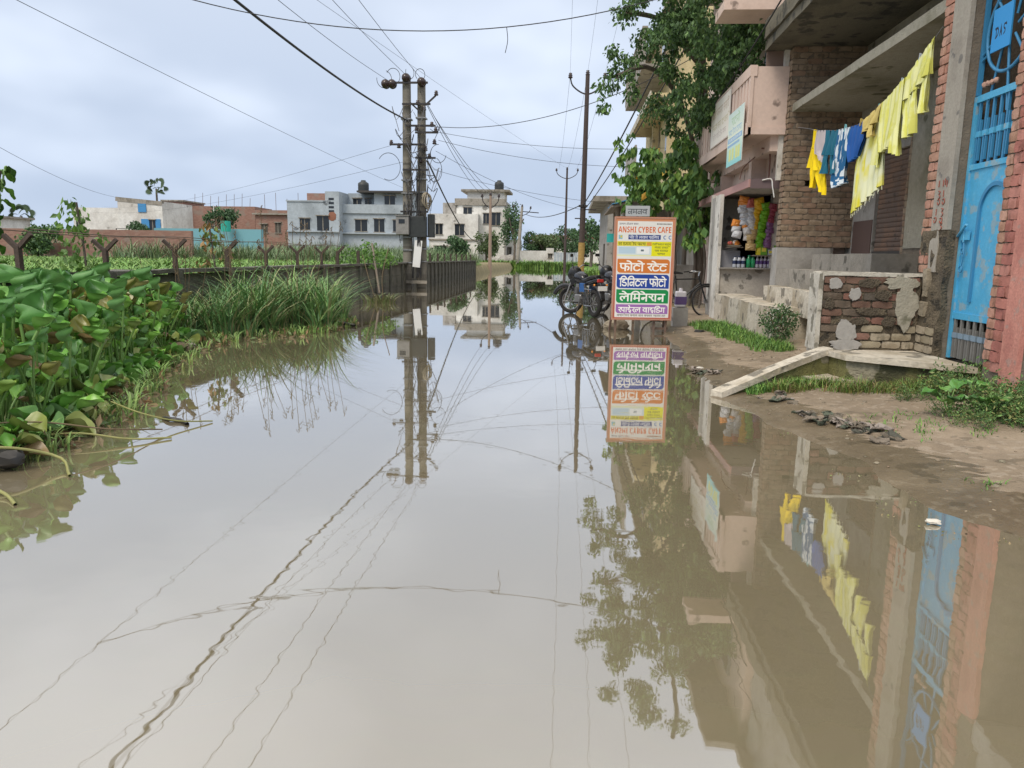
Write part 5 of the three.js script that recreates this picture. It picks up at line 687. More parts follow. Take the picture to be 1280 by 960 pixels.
// ---------------------------------------------------------------- wires (spans sag between their fixings)
{
  const span = (a, b, sag, r, label, m = M.wire, n = 40) => { const pts = []; for (let i = 0; i <= 8; i++) { const f = i / 8; pts.push([lerp(a[0], b[0], f), lerp(a[1], b[1], f) - sag * 4 * f * (1 - f), lerp(a[2], b[2], f)]); } return tag(mesh('overhead_wire', tube(pts, r, n, 5), m), label, 'wire', 'overhead wires'); };
  span([-6.35, 6.4, -30], [-6.5, 7.6, 6], 0.95, 0.03, 'thick black twisted cable running to the twin poles', M.wire, 60);
  span([-7.15, 7.9, -30], [-7.4, 8.4, 8], 0.85, 0.008, 'wire from the end disc insulator of the twin poles'); span([-6.45, 8.1, -30], [-6.4, 9.6, 8], 0.75, 0.008, 'wire from the middle disc insulator of the twin poles'); span([-5.85, 7.95, -30], [-5.6, 9.9, 8], 0.6, 0.008, 'wire from the right disc insulator of the twin poles');
  span([-6.6, 3.9, -30], [-6.2, 4.4, 3], 0.15, 0.004, 'thin service wire low on the twin poles');
  span([-46, 6.6, -75], [-26, 7.6, -28], 0.7, 0.012, 'wire reaching the white house with blue shutters');
  span([-9, 6.3, -13], [5, 7.2, -14.5], 1.6, 0.009, 'wire crossing over the road in front of the twin poles'); tag(mesh('hanging_thread', tube([[-1.2, 5.22, -13.84], [-1.18, 5.0, -13.84], [-1.22, 4.8, -13.84]], 0.006, 8, 4), M.wire), 'short thread dangling from the crossing wire', 'thread');
  span([-5.3, 6.2, -30], [4.2, 7.6, -24], 0.75, 0.012, 'wire slung from the twin poles up to the yellow house'); span([-5.2, 6.0, -30], [3.6, 5.6, -31], 0.25, 0.008, 'upper near level wire from twin poles to the houses'); span([-5.2, 5.7, -30], [3.6, 5.0, -32], 0.3, 0.008, 'middle near level wire from twin poles to the houses'); span([-5.3, 5.3, -30], [0.6, 4.0, -43.9], 0.35, 0.008, 'wire from the twin poles to the yellow footed pole'); span([-5.4, 4.6, -30], [3.6, 3.6, -34], 0.3, 0.007, 'lowest near level wire from the twin poles');
  for (const [i, dx] of [[0, -0.7], [1, 0], [2, 0.7]]) span([-5.9 + 0.3 * i, 7.5 - 0.5 * i, -30], [-6.7 + dx, 6.35, -64], 0.5, 0.013, 'one of three wires to the slim brown pole');
  span([-5.6, 4.9, -29.9], [-11.5, 3.4, -98], 1.2, 0.035, 'thick cable from the twin poles down to the white terraced house');
  for (const [i, dx] of [[0, -0.95], [1, 0], [2, 0.95]]) { span([0.7 + dx, 11.3, -44], [-0.55 + dx, 11.1, -88], 0.8, 0.008, 'one of three wires between the steel poles'); span([0.7 + dx, 11.3, -44], [1.0 + dx, 13, 4], 1.1, 0.005, 'one of three wires rising from the yellow footed pole'); }
  span([0.66, 4.2, -44], [3.3, 8.8, -18], 0.35, 0.03, 'thick black cable climbing from the yellow footed pole past the tree'); span([0.76, 4.0, -44], [3.45, 7.9, -17.5], 0.4, 0.022, 'second black cable climbing beside the thick one'); span([0.66, 4.3, -44], [-5.2, 6.2, -90], 0.5, 0.03, 'sagging cable between yellow footed pole and grey leaning pole');
  span([-11.1, 8.34, 3.4], [-0.55, 11.2, -88], 0.3, 0.006, 'long wire passing above the twin poles');
  span([2.94, 4.4, -19], [3.15, 5.4, -11.9], 0.12, 0.014, 'wire stretched close along the pink balcony front'); span([3.3, 6.2, -17], [3.2, 6.0, -11], 0.1, 0.008, 'upper wire along the pink house');
  span([-7.05, 5.5, -30], [-60, 6.8, -95], 0.8, 0.006, 'far pale wire over the field'); span([-6.5, 4.9, -30], [-60, 6.0, -92], 0.8, 0.006, 'lower far pale wire over the field');
}

// ---------------------------------------------------------------- bank vegetation and litter
const GG = [[0.10, 0.23, 0.04], [0.13, 0.28, 0.05], [0.17, 0.30, 0.06], [0.08, 0.18, 0.04]];
{
  const tuft = blades(11, 0.13, 0.06, 0.010, 0.7, GG, 1901, 3), dryt = blades(11, 0.15, 0.06, 0.008, 0.8, [[0.22, 0.20, 0.06], [0.26, 0.20, 0.09], [0.12, 0.20, 0.04]], 1902, 3);
  const at = (x, z, s) => [x, groundY(x, z), z, s];
  scatter('grass_strip', 'bright green grass strip below the shop step', 'grass', tuft, spots(620, 1903, (r) => { const z = -14.6 + 4.4 * r(), c = lerp(2.62, 2.92, (z + 14.6) / 4.4), x = c + (r() + r() - 1) * 0.42; return x < 3.0 && fbm(x * 3, z * 3, 0.5, 5, 2) > 0.36 ? at(x, z, 1) : null; }), 1904);
  scatter('grass_strip', 'yellow green grass along the foot of the mossy platform', 'grass', dryt, spots(520, 1905, (r) => { const x = 1.95 + 1.9 * r(), z = -7.42 + 0.42 * (x - 1.95) * 0.5 + (r() - 0.5) * 0.5; return (x > 2.3 && z < -7.5 + 0.4 * (x - 2.7) && z < -7.62) || fbm(x * 4, z * 4, 0.5, 47, 2) < 0.4 ? null : at(x, z + 0.12 * (r() - 0.5), 0.45 + 0.6 * r() * fbm(x * 3, z * 3, 0.5, 48, 2) * 1.6); }), 1906);
  scatter('grass_strip', 'green grass under the sloping kerb', 'grass', tuft, spots(240, 1907, (r) => { const x = 1.75 + 0.75 * r(), z = -7.25 - 0.35 * (x - 1.6) + (r() - 0.5) * 0.3; return at(x, z, 0.8); }), 1908);
  scatter('weed_patch', 'tangled low weeds in front of the red wall', 'weeds', leafCloud([[0, 0.07, 0, 0.12], [0.07, 0.15, 0.03, 0.08], [-0.06, 0.2, -0.04, 0.05]], 4200, 0.011, [[0.08, 0.17, 0.04], [0.12, 0.23, 0.06], [0.06, 0.12, 0.04], [0.20, 0.22, 0.08]], 1909, { long: 2.6, droop: -0.1 }), spots(230, 1910, (r) => { const x = 2.9 + 1.2 * r(), z = -6.85 + 1.5 * r() - 0.35 * (x - 3.2); return z < -5.15 && z > -7.25 && (x > 3.15 || z > -6.75) && fbm(x * 2.2, z * 2.2, 0.5, 45, 2) > 0.33 && z < -5.4 - 0.35 * (3.6 - x) ? at(x, z, x > 3.2 ? 1.05 : 0.6) : null; }), 1911);
  scatter('sprout_cover', 'scattered tiny sprouts on the mud bank', 'weeds', blades(5, 0.05, 0.03, 0.008, 0.8, GG, 1912, 2), spots(110, 1913, (r) => { const x = 2.0 + 1.6 * r(), z = -7 + 3.4 * r(); return x > shore(z) + 0.35 && fbm(x * 2, z * 2, 0.5, 15, 2) > 0.55 ? at(x, z, 1) : null; }), 1914);
  const bush = thing('white_flower_bush', 'leafy bush with tiny white flowers beside the cream step', 'bush', [3.0, groundY(3.0, -10.95), -10.95]);
  const C = [[0, 0.22, 0, 0.24], [0.1, 0.38, 0.05, 0.2], [-0.1, 0.36, -0.1, 0.2], [0.02, 0.5, -0.02, 0.15]];
  mesh('foliage', leafCloud(C, 8000, 0.022, [[0.05, 0.12, 0.03], [0.075, 0.16, 0.04], [0.04, 0.09, 0.03]], 1915, { shell: 0.3 }), M.leaf, bush); mesh('flowers', leafCloud([[0.02, 0.42, 0, 0.24], [-0.05, 0.52, 0.02, 0.16]], 900, 0.018, [[0.6, 0.6, 0.55]], 1916, { shell: 0.85, long: 1 }), M.blade, bush); mesh('stems', [0, 1, 2, 3].map((k) => tube([[0, 0, 0], [0.05 * Math.cos(k * 1.6), 0.2, 0.05 * Math.sin(k * 1.6)], [0.14 * Math.cos(k * 1.6), 0.45, 0.14 * Math.sin(k * 1.6)]], 0.007, 8, 4)), M.deadstem, bush);
  const r = rng(1920);
  for (const [x, z, n, s, lab] of [[3.02, -6.05, 7, 0.62, 'broad leaved weed with round leaves on the mud by the red wall'], [3.22, -5.9, 6, 0.55, 'smaller round leaved weed deeper in the tangled weeds'], [3.35, -6.35, 5, 0.5, 'round leaved weed close to the red wall foot']]) { const t = thing('broad_leaf_weed', lab, 'weed', [x, groundY(x, z), z], 0, 'broad leaved weeds on the mud bank'); for (let i = 0; i < n; i++) { const m = mesh('leaf', hyacinthLeaf(0.12 + 0.14 * r(), 0.13, 0.07, 0.2 + 0.6 * r(), 0.5, [[0.09, 0.24, 0.05], [0.13, 0.28, 0.06], [0.07, 0.17, 0.05]][i % 3], 1930 + i, 0.004), M.hyacinth, t); m.rotation.set(0, i / n * 6.28 + r(), -0.5 * r(), 'YZX'); m.scale.setScalar(s * 1.5); } }
  function crumple(w, d, a, seed) { const g = new THREE.BoxGeometry(w, 0.008, d, 7, 1, 6); displace(g, a * 1.1, 0.9 / a, seed); const p = g.attributes.position; for (let i = 0; i < p.count; i++) p.setY(i, p.getY(i) * 1.0 + a * 0.35); g.deleteAttribute('normal'); g.deleteAttribute('uv'); return uvm(toCreasedNormals(mergeVertices(g, 1e-4), 0.8)); }
  { const pb = rockGeo(0.02, 0.011, 0.016, 1960, 1, 0.4); const cc = new Float32Array(pb.attributes.position.count * 3).fill(0.2); for (let i = 0; i < cc.length; i += 3) { cc[i] = 0.22; cc[i + 1] = 0.18; cc[i + 2] = 0.13; } pb.setAttribute('color', new THREE.BufferAttribute(cc, 3)); scatter('pebbles', 'small stones and crumbs of brick pressed into the mud bank', 'pebbles', pb, spots(520, 1961, (r) => { const z = -3.2 - 12 * r(), x = shore(z) + 0.05 + 1.7 * r(); return x < 3.5 ? [x, Math.max(0, groundY(x, z)) + 0.008, z, 0.35 + 0.9 * r() * r()] : null; }), 1962); }
  // litter and rubble on the bank
  const cols = [[0.11, 0.13, 0.09], [0.18, 0.15, 0.11], [0.23, 0.19, 0.145], [0.08, 0.08, 0.06], [0.34, 0.29, 0.25]];
  const mats = cols.map((c) => bumpy(grained(c, 0.75), 0.015));
  for (const [x0, z0, n, spread, lab] of [[2.12, -5.95, 40, 0.46, 'scrap of torn cloth and plastic in the wet rubbish line on the mud'], [1.6, -8.75, 14, 0.2, 'dark green scrap of rubbish at the water edge by the kerb foot'], [1.95, -6.9, 9, 0.2, 'flat stone in the shallows before the yellow grass']])
    for (let k = 0; k < n; k++) { const q = (r() + r() - 1) * spread, x = x0 + q * 0.55 + (r() - 0.5) * 0.2, z = z0 + q * 1.5 + (r() - 0.5) * 0.2, s = 0.018 + 0.034 * r(); tag(mesh('litter_scrap', crumple(s * 2.6, s * 2 * (0.4 + r()), s, 2400 + k).rotateY(r() * 6).translate(x, Math.max(groundY(x, z), 0) + s * 0.12, z), mats[Math.floor(r() * 5)]), lab, 'litter', lab); }
  for (const [x, z, s, c, lab] of [[1.87, -3.78, 0.026, [0.62, 0.58, 0.5], 'white crumpled paper floating at the mud edge'], [1.6, -9.1, 0.03, [0.6, 0.58, 0.52], 'pale paper scrap floating near the kerb'], [2.28, -13.2, 0.06, [0.02, 0.02, 0.02], 'black shoe shaped scrap on the mud by the signboard'], [2.55, -14.6, 0.05, [0.4, 0.05, 0.04], 'red packet dropped on the mud before the bicycle'], [2.95, -14.9, 0.07, [0.55, 0.53, 0.48], 'white packet lying near the shop counter'], [2.45, -7.55, 0.03, [0.7, 0.7, 0.66], 'small white scrap on the stone slab'], [2.5, -12.6, 0.03, [0.6, 0.58, 0.52], 'tiny pale scrap on the dry mud']]) tag(mesh('litter_scrap', rockGeo(s * 1.5, s * 0.5, s, 2200 + Math.round(x * 100), 2, 0.5).translate(x, Math.max(0, groundY(x, z)) + 0.015, z), S(c, 0.7)), lab, 'litter');
}
// ---------------------------------------------------------------- road-side tree and climber
const TL = [[0.065, 0.145, 0.04], [0.09, 0.185, 0.05], [0.13, 0.24, 0.06], [0.05, 0.11, 0.038]];
{
  const r = rng(2301), base = [3.05, 0.1, -20.6], t = thing('roadside_tree', 'large dark leaved tree spreading over the road from behind the shop', 'tree', base);
  const L = (p) => [p[0] - base[0], p[1] - base[1], p[2] - base[2]];
  mesh('trunk', uvm(tube([L([3.45, -0.1, -20.6]), L([3.4, 2, -20.4]), L([3.3, 4, -20]), L([3.0, 6.2, -19.4]), L([2.7, 8.5, -18.8])], 0.12, 20, 8)), M.bark, t);
  const limbs = [[[3.1, 4, -20], [2.4, 5.2, -19], [1.6, 5.6, -18.2], [0.95, 5.3, -17.8]], [[2.9, 6, -19.4], [2.0, 6.6, -18.4], [1.1, 6.6, -17.6]], [[3.0, 5, -19.7], [3.2, 6, -17.6], [3.1, 6.3, -16]], [[2.8, 7.2, -19], [1.9, 8.2, -18], [1.2, 8.6, -17.4]], [[2.7, 8.3, -18.9], [2.9, 9.4, -17.2], [2.7, 9.6, -16]]];
  mesh('limbs', limbs.map((l) => tube(l.map(L), 0.055, 14, 6)), M.bark, t);
  const cl = [];
  for (const [x, y, z, R] of [[0.95, 5.15, -17.8, 0.45], [1.15, 5.75, -17.7, 0.5], [1.5, 6.3, -17.8, 0.6], [1.05, 6.9, -17.6, 0.5], [1.9, 5.8, -18.2, 0.5], [2.3, 5.0, -18.5, 0.65], [2.2, 6.4, -18, 0.8], [2.9, 5.4, -18.4, 0.8], [3.0, 6.4, -17.6, 0.85], [2.6, 4.4, -18.8, 0.5], [3.3, 4.7, -18.8, 0.55], [3.2, 6.1, -16.6, 0.7], [2.5, 7.3, -17.8, 0.9], [1.5, 7.7, -17.5, 0.7], [1.1, 8.3, -17.4, 0.6], [2.2, 8.5, -17.6, 0.9], [2.9, 8.3, -17, 0.9], [1.8, 9.3, -17.4, 0.7], [2.7, 9.5, -16.8, 0.8], [3.4, 7.3, -17, 0.8], [0.75, 4.7, -17.7, 0.25], [2.6, 5.5, -15.6, 0.5], [2.9, 6.0, -15.1, 0.55], [2.75, 5.0, -16.4, 0.55], [2.4, 4.6, -16.8, 0.45], [2.0, 5.9, -16.2, 0.6], [2.35, 6.6, -15.6, 0.65], [2.9, 6.8, -14.9, 0.6], [1.5, 6.6, -16.4, 0.55], [3.1, 4.6, -17.2, 0.5], [3.3, 5.4, -17.4, 0.6], [2.5, 5.9, -17, 0.7], [3.15, 5.15, -15.4, 0.42], [3.2, 5.7, -14.8, 0.5], [3.0, 6.3, -14.5, 0.5], [2.6, 6.3, -14.9, 0.5], [3.3, 5.3, -16.3, 0.5], [3.25, 4.75, -16.4, 0.35], [3.15, 5.6, -15.6, 0.5], [3.3, 6.1, -15.5, 0.55], [2.8, 5.4, -15.9, 0.5], [3.35, 5.1, -15.6, 0.4], [3.3, 6.6, -15.2, 0.5], [2.3, 5.3, -17.3, 0.5], [2.7, 4.5, -17.8, 0.5]]) for (let k = 0; k < 5; k++) { const a = r() * 6.28; cl.push(L([x + R * 0.75 * Math.cos(a), y + (r() - 0.5) * R * 1.2, z + R * 0.75 * Math.sin(a)]).concat(R * (0.3 + 0.3 * r()))); }
  mesh('crown', leafCloud(cl, 1450, 0.055, TL, 2303, { flat: 0.8, droop: 0.5, long: 1.9, shell: 0.2 }), M.leaf, t);
}
{
  const r = rng(2311), base = [2.6, 0.1, -21.5], t = thing('climbing_shrub', 'broad leaved yellow green climber sprawling over the low shed', 'shrub', base);
  const cl = []; for (const [x, y, z, R, n] of [[1.55, 3.15, -21, 0.4, 5], [1.9, 3.55, -21, 0.5, 5], [2.3, 3.0, -21, 0.55, 6], [2.8, 3.3, -21, 0.6, 6], [3.3, 3.1, -20.6, 0.6, 6], [3.5, 2.5, -20, 0.5, 5], [3.4, 1.9, -20, 0.4, 4], [2.5, 3.9, -21.4, 0.5, 5], [1.75, 4.3, -21.4, 0.35, 3], [3.1, 4.1, -21, 0.55, 5], [3.6, 3.6, -19.8, 0.5, 5], [1.5, 4.0, -21.6, 0.25, 2], [3.2, 2.4, -20.6, 0.5, 5], [2.05, 2.75, -21, 0.4, 4], [1.4, 2.8, -21.2, 0.25, 3], [2.7, 2.9, -18.7, 0.4, 5], [2.85, 2.35, -18.5, 0.35, 5], [2.95, 1.85, -18.4, 0.3, 4], [2.6, 3.35, -18.9, 0.4, 5], [3.1, 3.2, -18.3, 0.4, 5], [2.9, 3.9, -19, 0.45, 5], [2.3, 3.6, -19.6, 0.45, 5], [1.8, 3.2, -20, 0.35, 4], [1.35, 4.7, -21.5, 0.22, 2], [1.15, 4.2, -21.5, 0.2, 2], [1.3, 3.5, -21.5, 0.25, 2]]) for (let k = 0; k < n; k++) { const a = r() * 6.28; cl.push([x + R * Math.cos(a) * 0.8 - base[0], y + (r() - 0.5) * R * 1.3 - base[1], z + R * Math.sin(a) * 0.6 - base[2], R * (0.35 + 0.3 * r())]); }
  mesh('foliage', leafCloud(cl, 560, 0.12, [[0.09, 0.20, 0.04], [0.14, 0.28, 0.05], [0.20, 0.33, 0.06], [0.06, 0.14, 0.035], [0.10, 0.22, 0.045]], 2313, { droop: 0.8, long: 1.6, shell: 0.2 }), M.leaf, t);
  mesh('dead_leaves', leafCloud(cl.slice(0, 40), 9, 0.12, [[0.55, 0.30, 0.03], [0.6, 0.40, 0.05]], 2314, { droop: 1, shell: 0.9 }), M.blade, t);
  for (const [k, x, z] of [[0, 2.3, -21.4], [1, 3.2, -20.4], [2, 2.8, -21.2], [3, 3.25, -19.2]]) mesh('stem', tube([[x - base[0], -0.1, z - base[2]], [x - base[0] + 0.1, 1.2, z - base[2]], [x - base[0] - 0.15, 2.3, z - base[2] + 0.1], [x - base[0] - 0.3, 3.4, z - base[2]]], 0.05 - 0.006 * k, 12, 6), M.bark, t);
}
// ---------------------------------------------------------------- houses farther along the right side
{
  const t = wthing('post_shed', 'lean-to shed of grey posts with a blue tarpaulin edge', 'shed', [2.6, 0, -25]);
  for (const [x, z] of [[1.48, -24.2], [1.72, -24.4], [1.95, -24.6], [2.15, -26], [2.5, -25], [1.6, -27.5]]) t.add2('post', displace(cyl(0.085, 0.075, 3.0, x, 1.5, z, 8), 0.03, 2, 2401), M.wood);
  t.add2('white_post', cyl(0.06, 0.06, 2.6, 1.62, 1.5, -24.1, 8), M.white); t.add2('low_wall', worn(1.5, 2.1, 0, 1.25, -24.5, -24.0, 0.03, 3, 2403), M.white); t.add2('low_wall', worn(2.1, 3.6, 0.0, 1.15, -22.0, -21.7, 0.03, 3, 2404), M.greyplaster);
  t.add2('roof', [beam([1.2, 2.85, -23.6], [3.6, 3.5, -23.6], 0.06, 0.05), box(2.5, 0.05, 4.5, 2.4, 3.15, -25.6).translate(-2.4, -3.15, 25.6).rotateZ(0.26).translate(2.4, 3.15, -25.6)], M.wood);
  t.add2('tarpaulin', displace(uvm(new THREE.BoxGeometry(1.3, 0.03, 2.2, 12, 1, 12).rotateZ(0.26).translate(1.85, 3.08, -24.4)), 0.04, 3, 2405), S([0.06, 0.22, 0.42], 0.6));
  t.add2('hanging_cloth', displace(uvm(new THREE.BoxGeometry(0.5, 0.55, 0.02, 8, 8, 1).translate(1.9, 2.75, -23.5)), 0.04, 4, 2407), S([0.20, 0.19, 0.18], 0.95));
  t.add2('back_wall', [slab(2.2, 3.7, 0, 3.0, -27.4, -27.2)], M.greyplaster); t.add2('cyan_board', slab(1.28, 1.55, 1.85, 2.15, -27.0, -26.95), S([0.03, 0.42, 0.40], 0.6));
}
{
  const t = wthing('old_house', 'low dingy house with a brick red door behind the climber', 'house', [5.5, 0, -24.5]);
  t.add2('wall', [slab(3.7, 8, 0, 3.6, -27, -22.2)], M.greyplaster); t.add2('door', slab(3.62, 3.9, 0.2, 2.1, -22.19, -22.12), S([0.30, 0.11, 0.08], 0.85)); t.add2('door_frame', [slab(3.55, 3.62, 0.2, 2.2, -22.19, -22.1), slab(3.9, 3.97, 0.2, 2.2, -22.19, -22.1)], M.wood); t.add2('roof', slab(3.3, 8.3, 3.6, 3.75, -27.2, -22.0), M.concrete);
  for (const x of [2.95, 3.3]) t.add2('post', cyl(0.07, 0.06, 3.5, x, 1.75, -22.4, 8), M.wood);
}
{
  const t = wthing('yellow_house', 'tall cream yellow house with grey balconies behind the tree', 'house', [6.4, 0, -33]);
  t.add2('wall', slab(3.6, 9.5, 0, 10.6, -39, -27.5), M.yellowwall); t.add2('roof', slab(3.3, 9.8, 10.6, 10.75, -39.2, -27.3), M.concrete);
  const b = t.add2('balcony', [slab(2.5, 3.6, 8.35, 8.5, -38.5, -30), slab(2.5, 2.62, 8.5, 9.75, -38.5, -30), slab(2.62, 3.6, 8.5, 9.75, -38.5, -38.4)], M.greyplaster); mesh('rail', slab(2.46, 2.66, 9.75, 9.82, -38.52, -29.98), M.concrete, b);
  for (let k = 0; k < 11; k++) mesh('panel_rib', slab(2.47, 2.5, 8.5, 9.75, -38.4 + k * 0.8, -38.3 + k * 0.8), M.concrete, b);
  t.add2('canopy', slab(2.7, 3.6, 6.9, 7.05, -37, -28), M.yellowwall); t.add2('canopy_edge', slab(2.66, 2.7, 6.86, 7.12, -37, -28), M.cream);
  t.add2('balcony', [slab(2.6, 3.6, 5.0, 5.1, -38.5, -33), slab(2.6, 2.68, 5.1, 6.0, -38.5, -33)], M.greyplaster);
  for (const [z, y] of [[-30, 5.3], [-29, 8.6], [-32.5, 8.6], [-29.4, 3.2], [-33, 3.2]]) { const w = t.add2('window', slab(3.56, 3.61, y, y + 1.4, z - 0.6, z + 0.5), M.wood); mesh('pane', slab(3.54, 3.556, y + 0.1, y + 1.3, z - 0.5, z + 0.4), M.glassdark, w); }
  t.add2('pillar', slab(3.3, 3.55, 0, 6.9, -28.0, -27.7), M.yellowwall); t.add2('pillar', slab(3.3, 3.55, 0, 6.9, -33.2, -32.9), M.yellowwall);
  t.add2('ventilator', slab(3.5, 3.6, 5.0, 5.9, -29.3, -28.5), M.concrete);
}
{
  const t = wthing('grey_shed', 'low grey flat roofed shed beyond the yellow footed pole', 'shed', [3.6, 0, -52]); t.add2('wall', slab(2.2, 7, 0, 4.6, -58, -46), M.greyplaster); t.add2('roof', slab(1.3, 7.2, 4.6, 4.9, -58.2, -45.6), M.concrete); t.add2('doorway', slab(2.15, 2.22, 0.1, 2.2, -50, -48.5), M.inside);
  tag(mesh('street_lamp_bracket', [rbox(0.3, 0.12, 0.16, 0.03, 3.1, 5.05, -21.0).rotateZ(-0.0), bar([3.2, 5.05, -21], [3.7, 4.9, -21.3], 0.02)], M.plasticgrey), 'grey lamp housing on a bracket among the tree leaves', 'lamp');
}

// ---------------------------------------------------------------- boundary wall with fence posts
{
  const r = rng(2501), w = wthing('boundary_wall', 'long low mossy concrete panel wall standing in the flood', 'wall', [-6.55, 0, -31]);
  M.wetwall = bumpy(S(stained([0.125, 0.12, 0.10], [0.06, 0.06, 0.045], [0.17, 0.16, 0.13], 2503, { streak: 0.7, spots: 0.1 }, 512, 2), 0.85), 0.015);
  const zs = [-5, -6.9, -8.6, -10.3, -12.2, -14.15, -16.0, -17.9, -19.7, -21.1, -23.2, -25.2, -27.2, -29.2]; for (let z = -31.2; z > -53; z -= 1.05) zs.push(z);
  zs.forEach((z, i) => {
    w.add2('wall_post', worn(-6.62, -6.44, -0.3, 0.99, z - 0.09, z + 0.09, 0.012, 5, 2510 + i, 0.12), M.wetwall);
    if (i) { const a = zs[i - 1], n = 3; for (let k = 0; k < n; k++) w.add2('wall_panel', slab(-6.59, -6.51 + 0.006 * (k % 2), -0.3 + k * 0.41, -0.3 + k * 0.41 + 0.405, z + 0.09, a - 0.09), M.wetwall); }
  });
  w.add2('coping', zs.slice(1).map((z, i) => worn(-6.66, -6.42, 0.945, 1.01, z + 0.092, zs[i] - 0.092, 0.02, 3, 2560 + i, 0.3)), M.wetwall);
  // Y-shaped posts
  M.post = bumpy(grained([0.085, 0.062, 0.05], 0.95), 0.01);
  const y = thing('fence_post', 'weathered brown Y shaped concrete fence post on the boundary wall', 'fence post', [0, 0, 0], 0, 'Y shaped fence posts'); mesh('stem', displace(box(0.07, 0.4, 0.07, 0, 0.2, 0), 0.012, 5, 2570), M.post, y); mesh('arm', beam([0, 0.36, 0], [-0.19, 0.54, 0.02], 0.055, 0.055), M.post, y); mesh('arm', beam([0, 0.36, 0], [0.2, 0.56, -0.02], 0.055, 0.055), M.post, y);
  const one = thing('fence_post', 'brown fence post with a single bent arm on the boundary wall', 'fence post', [0, 0, 0], 0, 'single armed fence posts'); mesh('stem', box(0.08, 0.4, 0.08, 0, 0.2, 0), M.post, one); mesh('arm', beam([0, 0.36, 0], [0.2, 0.56, 0], 0.07, 0.07), M.post, one);
  let fy = 1, fo = 1; const put = (p, f, z, rot, s) => { const q = f ? p : dup(p, [0, 0, 0]); q.position.set(-6.53, 0.98, z); q.rotation.y = rot; q.scale.setScalar(s); };
  for (const z of [-8.6, -10.3, -12.2, -16.0, -17.9, -19.7]) { put(y, fy, z, (r() - 0.5) * 0.3, 0.84 + 0.08 * r()); fy = 0; }
  for (const z of [-14.15, -21.1]) { put(one, fo, z, 0, 0.95); fo = 0; }
  const st = thing('fence_stub', 'short straight post stub on the far part of the boundary wall', 'fence post', [-6.53, 0.98, -23.2], 0, 'straight fence stubs'); mesh('stem', box(0.08, 0.42, 0.08, 0, 0.21, 0), M.post, st); for (const z of [-25.2, -27.2, -33.3, -35.4, -37.5, -39.6, -41.7, -43.8, -45.9, -48, -50.1]) dup(st, [-6.53, 0.98, z]);
  for (const [dx, dy, l] of [[-0.18, 1.52, 'barbed wire on the field side arms of the fence posts'], [0.17, 1.53, 'barbed wire on the water side arms of the fence posts']]) tag(mesh('barbed_wire', tube(zs.slice(2, 10).map((z, i) => [-6.53 + dx, dy - 0.03 * (i % 2), z]), 0.006, 50, 4), M.rust), l, 'barbed wire');
  tag(mesh('leaning_stick', bar([-6.35, 1.65, -24.2], [-5.95, 0.1, -23.5], 0.035, 6), M.wood), 'grey stick leaning against the wall left of the twin poles', 'stick').userData.label = 'grey stick leaning on the wall beside the twin poles';
}
